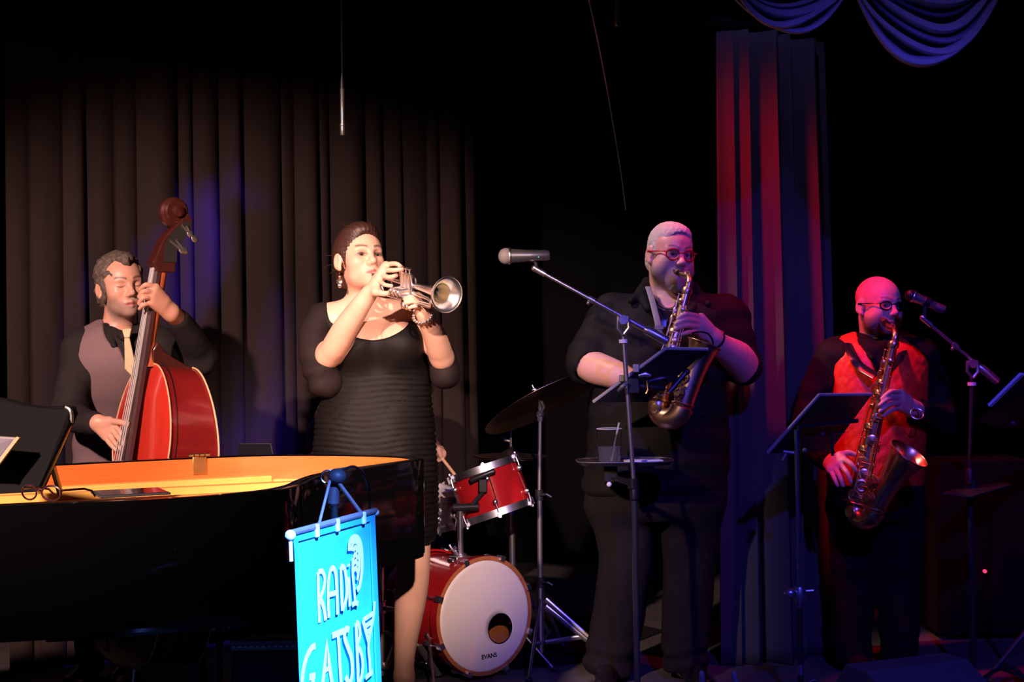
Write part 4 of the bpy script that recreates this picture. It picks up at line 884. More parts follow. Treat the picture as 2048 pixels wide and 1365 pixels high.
# ------------------------------------------------------------------ trumpet
tM, tB = W(746, 549, 4.845), W(894, 590, 4.46)
tT = (tB-tM).normalized(); tUp = (W(803, 545, 4.66)-W(818, 618, 4.66)); tUp = (tUp-tT*tUp.dot(tT)).normalized(); tR = tT.cross(tUp)   # tR: to the player's right
LEN = (tB-tM).length
trp = thing('trumpet', 'silver trumpet held level at the lips of the woman in black', 'trumpet', tM.lerp(tB, .5))
leadO = tM-tT*0.0
def TP(a, r, u): return tB-tT*(LEN-a)*1.0+tR*r+tUp*u   # a metres from the mouthpiece along the bell axis
off = (tM-TP(0, 0, 0)); 
lp = lambda a, u=0.0, r=0.0: tM+tT*a+tUp*u+tR*r          # lead-pipe side
bpnt = lambda a, u=0.0, r=0.0: tB-tT*(LEN-a)+tUp*u+tR*r   # bell side
part('mouthpiece', M_silver, trp, lambda k: k.lathe([(.0135, 0), (.0138, .004), (.0125, .018), (.006, .034), (.0055, .075), (.0065, .085)], lp(-.0), tT, 20))
part('leadpipe', M_silver, trp, lambda k: k.tube(catmull([lp(.075), lp(.2, -.002, -.014), lp(.36, -.004, -.016), lp(.40, -.008, -.016), lp(.425, -.028, -.016), lp(.40, -.052, -.016), lp(.36, -.056, -.016), lp(.27, -.056, -.012)], 6), .0062, 12))
bell_prof = [(.0062, .085), (.0065, .16), (.0072, .22), (.0085, .28), (.011, .34), (.0145, .385), (.019, .415), (.026, .44), (.036, .460), (.048, .474), (.0605, LEN)]
part('bell', M_silver, trp, lambda k: k.lathe([(r, h-LEN) for r, h in bell_prof], tB, tT, 56, caps=False), solid=.001)
part('bell_throat', M_silverin, trp, lambda k: k.lathe([(.003, .345-LEN), (.0112, .350-LEN), (.0185, .418-LEN), (.0255, .4425-LEN), (.031, .4555-LEN)], tB, tT, 48, caps=False))
part('bell_rim', M_silver, trp, lambda k: k.tube([tB+(tR*math.cos(a)+tUp*math.sin(a))*.0605 for a in [2*PI*i/56 for i in range(56)]], .0016, 8, closed=True))
part('bell_bow', M_silver, trp, lambda k: k.tube(catmull([bpnt(.10), bpnt(.085), bpnt(.062, -.02), bpnt(.062, -.038), bpnt(.085, -.058), bpnt(.12, -.060), bpnt(.20, -.060, -.004)], 6), .0064, 12))
vc = W(806, 566, 4.665)
vtop = W(803, 547, 4.66); vbot = W(817, 612, 4.66); vlen = (vtop-vbot).length
for i in range(3):
    c = vbot+tT*(.024*(i-1))+tR*.004
    vv_ = part('valve_casing', M_silver, trp, lambda k: k.lathe([(.0085, -.012), (.0112, -.008), (.0112, .0), (.0102, .002), (.0102, vlen-.012), (.0112, vlen-.010), (.0112, vlen), (.006, vlen+.004)], c, tUp, 20))
    part('valve_stem', M_silver, vv_, lambda k: k.cyl(c+tUp*vlen, c+tUp*(vlen+.016), .0026, 8))
    part('finger_button', M_silver, vv_, lambda k: k.lathe([(.004, 0), (.0088, .001), (.009, .004), (.007, .005)], c+tUp*(vlen+.015), tUp, 16))
    sd = -1 if i == 1 else 1
    part('valve_slide', M_silver, trp, lambda k: k.tube(catmull([c+tUp*(vlen*.55)+tR*(.01), c+tUp*(vlen*.55)+tR*.045, c+tUp*(vlen*.48)+tR*.052, c+tUp*(vlen*.38)+tR*.045, c+tUp*(vlen*.38)+tR*.01], 5), .0055, 10))
part('third_slide', M_silver, trp, lambda k: k.tube(catmull([vbot+tT*.03+tUp*.05, vbot+tT*.09+tUp*.045-tR*.006, vbot+tT*.13+tUp*.04-tR*.006, vbot+tT*.14+tUp*.028-tR*.006, vbot+tT*.13+tUp*.016-tR*.006, vbot+tT*.09+tUp*.016-tR*.006, vbot+tT*.03+tUp*.018], 5), .0058, 10))
part('finger_hook', M_silver, trp, lambda k: k.tube(catmull([lp(.27, .006, -.014), lp(.265, .022, -.014), lp(.245, .024, -.014), lp(.235, .010, -.014)], 4), .003, 8))
part('brace', M_silver, trp, lambda k: (k.cyl(lp(.33, -.004, -.016), bpnt(.33, 0, 0), .003, 8), k.cyl(lp(.15, -.002, -.01), bpnt(.15, 0, 0), .003, 8), k.cyl(bpnt(.13, 0), bpnt(.13, -.06), .003, 8)))
# ------------------------------------------------------------------ saxophones
def sax(label, T, B, e, mp, sc, m_body, m_key, bell_len, bell_off, bell_out, keyf, seed, ligature=True, rise=1.0, fat=1.0):
    """T top of the body tube, B its foot, e the direction in which the bow turns to the bell, mp the mouthpiece tip"""
    rnd = random.Random(seed); T, B, mp = Vector(T), Vector(B), Vector(mp); ax = (T-B).normalized(); L = (T-B).length
    e = Vector(e); e = (e-ax*e.dot(ax)).normalized(); f = ax.cross(e).normalized()
    if f.dot(Vector(keyf)) < 0: f = -f
    root = thing('saxophone', label, 'saxophone', B)
    rT, rB = .0125*sc*fat, .030*sc*fat
    body = [T.lerp(B, t) for t in [i/12 for i in range(13)]]
    part('body_tube', m_body, root, lambda k: k.tube(body, [rT+(rB-rT)*i/12 for i in range(13)], 20))
    off = bell_off; cen = B+e*(off/2)
    bow = [cen+(-e*math.cos(a)-ax*math.sin(a))*(off/2) for a in [PI*i/14 for i in range(15)]]
    part('bow', m_body, root, lambda k: k.tube(bow, [rB+(.010 if sc < 1.1 else .002)*sc*i/14 for i in range(15)], 20))
    b0 = B+e*off; up = (ax+e*bell_out).normalized()
    prof = [(0, .040*(1 if sc < 1.1 else .78)), (.25, .042*(1 if sc < 1.1 else .82)), (.5, .044*(1 if sc < 1.1 else .88)), (.68, .047), (.80, .052), (.90, .058), (.96, .064), (1.0, .0705)]
    pts = []
    for t, r in prof:
        pts.append(b0+ax*(bell_len*t)*.6+up*(bell_len*t)*.4+e*(bell_out*.22*bell_len*t*t))
    part('bell', m_body, root, lambda k: k.tube(catmull(pts, 4), [np.interp(i/4, range(8), [r*sc*.92 for _, r in prof]) for i in range(29)], 28, caps=False), solid=.0012)
    tn = (pts[-1]-pts[-2]).normalized(); x_, y_, _ = basis(tn)
    part('bell_rim', m_key, root, lambda k: k.tube([pts[-1]+(x_*math.cos(a)+y_*math.sin(a))*.0705*sc*.92 for a in [2*PI*i/40 for i in range(40)]], .0022, 8, closed=True))
    for q in (B+ax*.012, b0+ax*.012):
        part('bow_ring', m_key, root, lambda k: k.lathe([(.043*sc if q is not B+ax*.012 else .033*sc, -.004), (.045*sc, 0), (.043*sc, .004)], q, ax, 28, caps=False))
    # neck and mouthpiece
    tdir = (mp-T); hor = (tdir-ax*tdir.dot(ax)); hd = hor.normalized()
    c1 = T+ax*.045*sc*rise; c2 = T+ax*.075*sc*rise+hd*.02*sc; c3 = T+ax*.082*sc*rise+hd*.055*sc; c4 = mp.lerp(c3, .55)
    nk = catmull([T, c1, c2, c3, c4], 6)
    part('neck', m_body, root, lambda k: k.tube(nk, [rT*(.95-.35*i/(len(nk)-1)) for i in range(len(nk))], 16))
    part('neck_collar', m_key, root, lambda k: k.lathe([(rT*1.25, -.012), (rT*1.35, -.004), (rT*1.35, .008), (rT*1.15, .014)], T, ax, 20))
    part('octave_key', m_key, root, lambda k: (k.tube(catmull([T+ax*.03+f*.014, c2+ax*.016, c3+ax*.014], 4), .003, 8), k.cyl(c3+ax*.006, c3+ax*.016, .006, 10)))
    md = (mp-c4).normalized(); ml = (mp-c4).length
    part('mouthpiece', M_pad, root, lambda k: k.lathe([(.0115*sc**.5, -.012), (.0125*sc**.5, 0), (.0115*sc**.5, ml*.5), (.006, ml*.85), (.003, ml)], c4, md, 18))
    if ligature: part('ligature', m_key, root, lambda k: k.lathe([(.0132*sc**.5, ml*.12), (.0138*sc**.5, ml*.2), (.0132*sc**.5, ml*.42)], c4, md, 18, caps=False))
    # keys: cups with rims on posts, rods along the tube
    for i in range(13):
        t = .10+.84*i/12; r = rT+(rB-rT)*t; s_ = (.010+.012*t)*sc*rnd.uniform(.85, 1.1); ang = rnd.choice((-.65, -.2, .25, .7))
        d = (f*math.cos(ang)+e*math.sin(ang)); p = T.lerp(B, t)+d*(r+.007)
        ky = part('key', m_key, root, lambda k: k.lathe([(s_*.95, -.004), (s_, -.001), (s_, .002), (s_*.75, .0035), (s_*.7, .0028), (s_*.3, .004), (.001, .0045)], p, d, 18))
        part('key_arm', m_key, ky, lambda k: k.tube([p+d*.005, p+d*.007+ax.cross(d)*s_*1.1, p+d*.001+ax.cross(d)*s_*1.5], .0022, 6))
    for j, ang in enumerate((-1.05, -.8, .95, 1.25, .15)):
        d = f*math.cos(ang)+e*math.sin(ang); a, b = .04+.05*j, .80+.035*j
        P = [T.lerp(B, q)+d*(rT+(rB-rT)*q+.010) for q in (a, (a+b)/2, b)]
        part('key_rod', m_key, root, lambda k: k.tube(P, .0024, 8))
        for q in (a, (2*a+b)/3, (a+2*b)/3, b):
            pp = T.lerp(B, q)+d*(rT+(rB-rT)*q); part('post', m_key, root, lambda k: (k.cyl(pp-d*.002, pp+d*.010, .0024, 6), k.sph(pp+d*.0105, .0036, None, 8, 6)))
    # palm keys and side keys stick out to the side
    for j in range(3):
        t = .12+.07*j; p = T.lerp(B, t)-e*(rT+.012+.003*j)+f*.004
        part('palm_key', m_key, root, lambda k: k.sph(p, (.006, .009, .018), rotm(ax, e), 10, 8))
    # bell keys with guards
    for t in (.18, .42):
        c = b0+ax*(bell_len*t)+f*(.043*sc); s_ = .024*sc
        ky = part('bell_key', m_key, root, lambda k: k.lathe([(s_*.95, 0), (s_, .003), (s_*.9, .007), (s_*.3, .0085)], c, f, 24))
        part('key_guard', m_key, ky, lambda k: (k.tube([c+ax*(s_+.004)+f*.0, c+ax*(s_+.004)+f*.018, c-ax*(s_+.004)+f*.018, c-ax*(s_+.004)], .0025, 6), k.tube([c+f*.018-e*s_, c+f*.018+e*s_], .0025, 6), k.lathe([(s_*.55, 0), (s_*.6, .002), (s_*.55, .004)], c+f*.016, f, 18)))
    c = cen-ax*(off/2)*.55+f*(.036*sc)
    bk = part('bow_key', m_key, root, lambda k: k.lathe([(.019*sc, 0), (.020*sc, .004), (.017*sc, .008), (.005*sc, .009)], c-e*off*.35, f, 22))
    part('bell_brace', m_key, root, lambda k: k.tube([B+ax*L*.28+e*rB*.8, b0+ax*L*.26-e*.035*sc], .004, 8))
    part('thumb_hook', m_key, root, lambda k: k.tube([T.lerp(B, .62)-f*rB*.8, T.lerp(B, .62)-f*(rB+.02), T.lerp(B, .66)-f*(rB+.022)], .004, 8))
    return root
sax('worn alto saxophone played by the man in the black shirt', W(1374, 583, 5.16), W(1316, 806, 5.12), (.80, -.55, 0), W(1347, 541, 5.33), 1.0, M_sax, M_sax, .255, .105, .16, (-.3, -1, 0), 3, rise=.8, fat=1.2)
sax('gold tenor saxophone played by the bald man in the red vest', W(1787, 690, 5.27), W(1712, 1012, 5.30), (.62, -.75, 0), W(1763, 637, 5.43), 1.22, M_sax2, M_sax2, .27, .088, .62, (-.3, -1, 0), 8, rise=.62, fat=1.05)
# ------------------------------------------------------------------ bodies: blended solids turned into one continuous mesh
def npv(p): return np.array([p[0], p[1], p[2]], dtype=np.float64)
class SDF:
    def __init__(s): s.ops = []; s.M = None; s.sc = 1.0; s.disp = None
    def T(s, p): return npv(p) if s.M is None else s.M[:3, :3]@npv(p)*s.sc+s.M[:3, 3]
    def add(s, kind, data, lo, hi, k, mode): s.ops.append((kind, data, np.array(lo)-k, np.array(hi)+k, k, mode)); return s
    def cone(s, a, b, ra, rb, k=.02, mode='u'):
        a, b = s.T(a), s.T(b); ra *= s.sc; rb *= s.sc; r = max(ra, rb)
        return s.add('c', (a, b-a, max(1e-9, (b-a)@(b-a)), ra, rb), np.minimum(a, b)-r, np.maximum(a, b)+r, k*s.sc, mode)
    def chain(s, pts, rs, k=.02, mode='u'):
        # one primitive: hard union of short tapered links along a smooth curve, blended to the rest as a whole
        if len(pts) > 2:
            P4 = catmull([(*npv(p_),) for p_ in pts], 4); R4 = [v_.x for v_ in catmull([(r_, 0, 0) for r_ in rs], 4)]
        else: P4, R4 = pts, rs
        Q = [s.T(p_) for p_ in P4]; R4 = [r_*s.sc for r_ in R4]; m_ = max(R4)
        seg = [(Q[i], Q[i+1]-Q[i], max(1e-9, (Q[i+1]-Q[i])@(Q[i+1]-Q[i])), R4[i], R4[i+1]) for i in range(len(Q)-1)]
        A_q = np.array(Q); return s.add('h', seg, A_q.min(0)-m_, A_q.max(0)+m_, k*s.sc, mode)
    def ell(s, c, r, k=.02, mode='u', R=None):
        c = s.T(c); r = np.array(r)*s.sc; Rm = np.eye(3) if R is None else np.array(R)
        if s.M is not None: Rm = s.M[:3, :3]@Rm
        m = r.max(); return s.add('e', (c, r, Rm), c-m, c+m, k*s.sc, mode)
    def plane(s, p, n, k=.004):      # keep the side n points away from
        n = npv(n); n = n/np.linalg.norm(n); return s.add('p', (npv(p), n), [-9]*3, [9]*3, k, 'i')
    def loft(s, levels, k=.03, mode='u', n=2.3):
        """levels: (z, cx, cy, rx, ry) in world metres"""
        L = np.array(sorted(levels)); zz = np.linspace(L[0, 0], L[-1, 0], 60)
        # smooth interpolation of the level table
        cols = []
        for j in range(1, 5):
            y = np.interp(zz, L[:, 0], L[:, j]); y2 = np.convolve(np.pad(y, 3, mode='edge'), np.ones(7)/7, 'valid'); cols.append(y2)
        t = np.stack(cols, 1); lo = [(t[:, 0]-t[:, 2]).min(), (t[:, 1]-t[:, 3]).min(), zz[0]]; hi = [(t[:, 0]+t[:, 2]).max(), (t[:, 1]+t[:, 3]).max(), zz[-1]]
        return s.add('l', (zz, t, n), lo, hi, k, mode)
    def one(s, op, P):
        kind, d = op[0], op[1]
        if kind == 'c':
            a, ba, bb, ra, rb = d; pa = P-a; t = np.clip(pa@ba/bb, 0, 1); q = pa-t[:, None]*ba
            return np.sqrt((q*q).sum(1))-(ra+(rb-ra)*t)
        if kind == 'h':
            out = None
            for sg in d:
                x = s.one(('c', sg), P); out = x if out is None else np.minimum(out, x)
            return out
        if kind == 'e':
            c, r, R = d; q = (P-c)@R; k0 = np.sqrt(((q/r)**2).sum(1)); k1 = np.sqrt(((q/(r*r))**2).sum(1))+1e-9
            return k0*(k0-1)/k1
        if kind == 'p': return (P-d[0])@d[1]
        zz, t, n = d; z = P[:, 2]; g = [np.interp(z, zz, t[:, j]) for j in range(4)]
        q = ((np.abs(P[:, 0]-g[0])/g[2])**n+(np.abs(P[:, 1]-g[1])/g[3])**n)**(1/n)
        dd = (q-1)*np.minimum(g[2], g[3])
        cap = np.maximum(zz[0]-z, z-zz[-1]); h = np.maximum(.05-np.abs(dd-cap), 0)/.05
        return np.maximum(dd, cap)+h*h*.05/4
    def ev(s, P, ops=None, lo=None, hi=None):
        d = np.full(len(P), 1.0)
        for op in (s.ops if ops is None else ops):
            k, mode = op[4], op[5]
            x = s.one(op, P)
            if mode == 'u':
                if k > 0: h = np.maximum(k-np.abs(d-x), 0)/k; d = np.minimum(d, x)-h*h*k/4
                else: d = np.minimum(d, x)
            else:
                if mode == 's': x = -x
                if k > 0: h = np.maximum(k-np.abs(d-x), 0)/k; d = np.maximum(d, x)+h*h*k/4
                else: d = np.maximum(d, x)
        if s.disp is not None: d = d+s.disp(P)
        return d
    def mesh(s, h, lo=None, hi=None, B=8):
        us = [o for o in s.ops if o[5] == 'u']
        l2 = np.min([o[2] for o in us], 0)-2*h; h2 = np.max([o[3] for o in us], 0)+2*h
        lo = l2 if lo is None else np.maximum(l2, npv(lo)); hi = h2 if hi is None else np.minimum(h2, npv(hi))
        nb = np.maximum(1, np.ceil((hi-lo)/(h*B)).astype(int)); bs = h*B
        G = np.stack(np.meshgrid(*[np.arange(n) for n in nb], indexing='ij'), -1).reshape(-1, 3)
        C = lo+(G+.5)*bs; d = np.concatenate([s.ev(c) for c in np.array_split(C, max(1, len(C)//60000))])
        G = G[np.abs(d) < bs*.87*1.7+.012]
        sup = G//4; key = (sup[:, 0]*1000+sup[:, 1])*1000+sup[:, 2]; order = np.argsort(key, kind='stable'); G = G[order]; key = key[order]
        g9 = np.stack(np.meshgrid(*[np.arange(B+1)]*3, indexing='ij'), -1).reshape(1, -1, 3)
        vals = np.empty((len(G), (B+1)**3), np.float32); st = np.flatnonzero(np.r_[True, key[1:] != key[:-1]]); en = np.r_[st[1:], len(G)]
        for a, b in zip(st, en):
            P = lo+(G[a:b, None, :]*B+g9)*h; bl = P.reshape(-1, 3).min(0)-.03; bh = P.reshape(-1, 3).max(0)+.03
            ops = [o for o in s.ops if np.all(o[2] <= bh) and np.all(o[3] >= bl)]
            vals[a:b] = s.ev(P.reshape(-1, 3), ops).reshape(b-a, -1)
        V = vals.reshape(-1, B+1, B+1, B+1); NG = nb*B+2
        lin = lambda X: (X[:, 0]*NG[1]+X[:, 1])*NG[2]+X[:, 2]
        S_ = V < 0; cs = [(i, j, k) for i in (0, 1) for j in (0, 1) for k in (0, 1)]
        cnt = sum(S_[:, i:B+i, j:B+j, k:B+k].astype(np.int8) for i, j, k in cs); mix = (cnt > 0) & (cnt < 8)
        bi, ci, cj, ck = np.nonzero(mix); cell = G[bi]*B+np.stack([ci, cj, ck], 1)
        cv = {c: V[bi, ci+c[0], cj+c[1], ck+c[2]] for c in cs}
        acc = np.zeros((len(bi), 3)); num = np.zeros(len(bi))
        for c in cs:
            for ax in range(3):
                if c[ax]: continue
                c2 = list(c); c2[ax] = 1; c2 = tuple(c2); a, b = cv[c], cv[c2]; m = (a < 0) != (b < 0)
                t = np.where(m, a/np.where(m, a-b, 1), 0); p = np.zeros((len(bi), 3)); p[:, :] = c; p[:, ax] += t
                acc += p*m[:, None]; num += m
        vert = lo+(cell+acc/np.maximum(num, 1)[:, None])*h
        ids = lin(cell); o2 = np.argsort(ids); ids = ids[o2]; vert = vert[o2]
        F_ = []
        for ax in range(3):
            sl = [slice(0, B)]*3; s2 = list(sl); s2[ax] = slice(1, B+1)
            a = S_[(slice(None), *sl)]; b = S_[(slice(None), *s2)]; e = a != b
            bi, i, j, k = np.nonzero(e); g = G[bi]*B+np.stack([i, j, k], 1); fl = a[bi, i, j, k]
            u, w = (ax+1) % 3, (ax+2) % 3; du = np.zeros(3, int); du[u] = 1; dw = np.zeros(3, int); dw[w] = 1
            q = [g-du-dw, g-dw, g, g-du]; good = np.all(g-du-dw >= 0, 1); idx = []
            for x in q:
                L_ = lin(np.maximum(x, 0)); p = np.searchsorted(ids, L_); p = np.minimum(p, len(ids)-1); good &= ids[p] == L_; idx.append(p)
            Q = np.stack(idx, 1); Q[~fl] = Q[~fl][:, ::-1]; F_.append(Q[good])
        return vert, np.concatenate(F_)
def np_obj(name, VF, m, parent, col=None, smooth=True):
    if isinstance(VF, list):
        o = 0; vs = []; fs = []
        for v, f in VF: vs.append(v); fs.append(f+o); o += len(v)
        V_, Q = np.concatenate(vs), np.concatenate(fs)
    else: V_, Q = VF
    me = bpy.data.meshes.new(name); me.vertices.add(len(V_)); me.vertices.foreach_set('co', V_.astype(np.float32).ravel())
    me.loops.add(len(Q)*4); me.loops.foreach_set('vertex_index', Q.astype(np.int32).ravel())
    me.polygons.add(len(Q)); me.polygons.foreach_set('loop_start', np.arange(0, len(Q)*4, 4, dtype=np.int32))
    me.update(calc_edges=True); me.validate()
    if smooth: me.shade_smooth()
    if col is not None:
        ca = me.color_attributes.new('Col', 'FLOAT_COLOR', 'POINT'); c = np.ones((len(V_), 4), np.float32); c[:, :3] = col(V_); ca.data.foreach_set('color', c.ravel())
    o = bpy.data.objects.new(name, me); COL.objects.link(o); me.materials.append(m)
    if parent: adopt(o, parent)
    return o
def nz(P, s, seed=0.0):
    """cheap smooth noise, about -1..1"""
    x, y, z = P[:, 0]*s+seed, P[:, 1]*s+seed*1.7, P[:, 2]*s-seed*.6
    return (np.sin(x*1.0+1.7*np.sin(y*.9+z*.4))+np.sin(y*1.3+1.5*np.sin(z*.8-x*.5))+np.sin(z*1.1+1.6*np.sin(x*1.2+y*.3)))/3
def sst(x, a, b): t = np.clip((x-a)/(b-a), 0, 1); return t*t*(3-2*t)
def headM(c, yaw, pitch=0.0, roll=0.0, sc=1.0):
    """yaw > 0 turns the face to the right of the picture; pitch > 0 looks up"""
    a = math.radians(yaw); Y = Vector((math.sin(a), -math.cos(a), 0)); Z = Vector((0, 0, 1)); X = Y.cross(Z)
    R = Matrix((X, Y, Z)).transposed() @ Matrix.Rotation(math.radians(pitch), 3, 'X') @ Matrix.Rotation(math.radians(roll), 3, 'Y')
    M = np.eye(4); M[:3, :3] = np.array(R); M[:3, 3] = npv(c); return M, sc, R
def hloc(HM, p): M, sc, R = HM; return Vector(M[:3, :3]@npv(p)*sc+M[:3, 3])
def h_inv(HM, P): M, sc, R = HM; return (P-M[:3, 3])@M[:3, :3]/sc
def add_head(S, HM, closed=False, fem=False, heavy=0.0, beard=0.0, lips=1.0, neck_r=.058):
    S.M, S.sc = HM[0], HM[1]; e = S.ell; c = S.cone
    e((0, -.010, .032), (.074, .096, .083), 0); e((0, .030, .026), (.060, .058, .058), .03)
    e((0, .034, -.030), (.060, .054, .068), .03); e((0, .026, -.070), (.052+heavy, .052, .040+heavy*.6), .03)
    e((0, .070, -.098), (.020+heavy*.5, .018, .016), .03)
    for s in (-1, 1):
        e((s*.038, .054, -.028), (.024+heavy*.6, .026, .024), .025)
        if heavy: e((s*.048, .035, -.066), (.026+heavy, .032, .03), .03)
        c((s*.012, .083, .018), (s*.042, .071, .017), .010, .008, .014)
    for s in (-1, 1): e((s*.031, .100, -.002), (.018, .021, .0125), .014, 's')
    for s in (-1, 1): e((s*.031, .0715, -.002), (.0165, .0135, .0125), .006)
    if not closed:
        for s in (-1, 1): e((s*.031, .088, -.003), (.0135, .0078, .0036), .002, 's')
    c((0, .080, .014), (0, .103, -.026), .0075, .0098, .014); e((0, .106, -.032), (.0115, .0115, .0100), .010)
    for s in (-1, 1): e((s*.0125, .094, -.037), (.0085, .0105, .0078), .008)
    e((0, .070, -.064), (.030, .022, .026), .02)
    c((-.020, .086, -.0655), (0, .0945, -.0620), .0045*lips, .0055*lips, .006); c((.020, .086, -.0655), (0, .0945, -.0620), .0045*lips, .0055*lips, .006)
    c((-.016, .085, -.0745), (0, .0920, -.0765), .0045*lips, .0062*lips, .006); c((.016, .085, -.0745), (0, .0920, -.0765), .0045*lips, .0062*lips, .006)
    for s in (-1, 1):
        R = np.array(Matrix.Rotation(s*.35, 3, 'Z') @ Matrix.Rotation(-.18, 3, 'X'))
        e((s*.079, -.012, -.006), (.0085, .019, .032), .008, R=R); e((s*.089, -.008, -.004), (.006, .011, .020), .006, 's', R=R); e((s*.078, -.006, -.034), (.007, .009, .010), .006)
    S.M = None; S.sc = 1.0
    return S
def skin_col(HM, skin=(.60, .34, .25), lip=(.50, .13, .12), brow=(.08, .05, .04), stub=None, stub_amt=.0, closed=False, liner=0.0, extra=None, blush=.0):
    skin, lip, brow = np.array(skin), np.array(lip), np.array(brow)
    def f(P):
        L = h_inv(HM, P); x, y, z = np.abs(L[:, 0]), L[:, 1], L[:, 2]
        c = np.tile(skin, (len(P), 1)); c *= (1+.06*nz(P, 60))[:, None]
        mix = lambda c, col, m: c*(1-m[:, None])+np.array(col)*m[:, None]
        inhead = (np.abs(L).max(1) < .16)
        if blush: c = mix(c, skin*np.array([1.05, .72, .70]), blush*inhead*np.exp(-((x-.042)**2+(z+.030)**2)/(.024**2))*(y > .03))
        if stub is not None:
            nn = .5+.5*nz(P, 900, 2); m = inhead*sst(-z, .028, .062)*sst(y, -.03, .0)*(1-sst(y, .0, .02)*sst(.030-np.hypot(x-.030, (z+.030)*.7), 0, .016))
            m = m*(1-np.exp(-((x/.021)**2+((z+.070)/.0085)**2)**2))*sst(z, -.165, -.12)
            c = mix(c, stub, np.clip(m*stub_amt*(.75+.5*nn), 0, 1))
        m = inhead*(y > .07)*np.exp(-((x/.023)**2+((z+.069)/.0085)**2)**3); c = mix(c, lip, m*.9)
        m = inhead*(y > .06)*np.exp(-((z+.0695)/.0016)**2)*(x < .022); c = mix(c, lip*.25, m*.9)  # shade of the mouth slit painted in as a dark line
        bz = .0225+.006*np.sin(np.clip((x-.012)/.04, 0, 1)*PI*.8); m = inhead*(y > .045)*np.exp(-((z-bz)/.0042)**2)*sst(x, .009, .014)*(1-sst(x, .046, .055)); c = mix(c, brow, m*.85)
        ez = -.002-.0045*(1-((x-.031)/.016)**2) if closed else -.002+.0045*(1-((x-.031)/.016)**2)
        m = inhead*(y > .06)*np.exp(-((z-ez)/.0022)**2)*(np.abs(x-.031) < .0165); c = mix(c, brow*.6, m*(.8 if closed else .75))
        if liner: c = mix(c, brow, liner*inhead*(y > .055)*np.exp(-(((x-.032)/.020)**2+((z+.001)/.010)**2)**2))
        if extra: c = extra(P, c, mix)
        return c
    return f
def eyes(HM, parent, iris=(.10, .06, .04), gaze=(0, 1, 0)):
    for s in (-1, 1):
        k = MB(); c = Vector((s*.031, .0718, -.003)); k.sph((0, 0, 0), .0128, None, 20, 14)
        o = k.build('eye', M_eye, parent); me = o.data
        ca = me.color_attributes.new('Col', 'FLOAT_COLOR', 'POINT'); g = Vector(gaze).normalized()
        for i, vtx in enumerate(me.vertices):
            dd = vtx.co.normalized().dot(g); ca.data[i].color = (.01, .008, .008, 1) if dd > .955 else ((*iris, 1) if dd > .74 else (.75, .70, .68, 1))
        Mx = Matrix.Translation(hloc(HM, c)) @ HM[2].to_4x4() @ Matrix.Scale(HM[1], 4); me.transform(Mx)
M_skin = mat('skin', (.6, .34, .25), .42, attr='Col', var=.05, scale=220, sss=.0, bump=.06, bscale=900)
M_eye = mat('eye', (.8, .8, .8), .12, attr='Col', var=.0)
def hand(S, wrist, fingers, thumb, rw=.03, rf=.0088, k=.010, palm=.015):
    """finger joints as world points: [knuckle, middle joint, (last joint), tip]"""
    S.add  # noqa
    kn = [npv(f[0]) for f in fingers]
    for i, f in enumerate(fingers):
        w_ = npv(wrist)+(kn[i]-np.mean(kn, 0))*.45
        S.cone(w_, f[0], palm*1.12, palm*.86, .014)
        r = rf*(.88 if i == 3 else 1.0)
        rr = [r*1.12, r*1.02, r*.93, r*.80][:len(f)] if len(f) == 4 else [r*1.12, r, r*.82]
        S.chain(f, rr, k*.5)
    for i in range(3): S.cone((kn[i]+kn[i+1])/2, (npv(wrist)+(kn[i]+kn[i+1])/2)/2, palm*.75, palm*.95, .012)
    b = (npv(wrist)*.55+npv(fingers[0][0])*.45)
    S.cone(wrist, thumb[0], rw*.62, rf*1.6, .016); S.cone(b, thumb[0], palm, rf*1.5, .014)
    S.chain(thumb, ([rf*1.45, rf*1.2, rf*.95] if len(thumb) == 3 else [rf*1.45, rf*1.25, rf*1.1, rf*.9]), .005)
def lev(table, d, ry, grow=0.0, dd=0.0):
    """table rows (py, left px, right px[, ry[, depth shift]]) -> loft levels on the plane d"""
    out = []
    for row in table:
        py, xl, xr = row[:3]; r = row[3] if len(row) > 3 and row[3] is not None else ry; sh = row[4] if len(row) > 4 else 0.0
        c = W((xl+xr)/2, py, d+sh); out.append((c.z, c.x, d+sh+dd, (xr-xl)/2*mpp(d)+grow, r+grow))
    return out
def shoe(parent, heelp, direc, m, L=.28, w=.047):
    d = Vector(direc).normalized(); h = Vector(heelp); S = SDF()
    S.cone(h+Vector((0, 0, .045)), h+d*L*.35+Vector((0, 0, .040)), .042, .040, .02); S.cone(h+d*L*.35+Vector((0, 0, .038)), h+d*(L-.04)+Vector((0, 0, .030)), .042, .030, .02); S.ell(h+d*L*.72+Vector((0, 0, .028)), (.048, .048, .028), .02)
    S.plane(h+Vector((0, 0, .001)), (0, 0, -1), .004)
    o = np_obj('shoe', S.mesh(.006), m, parent); return o
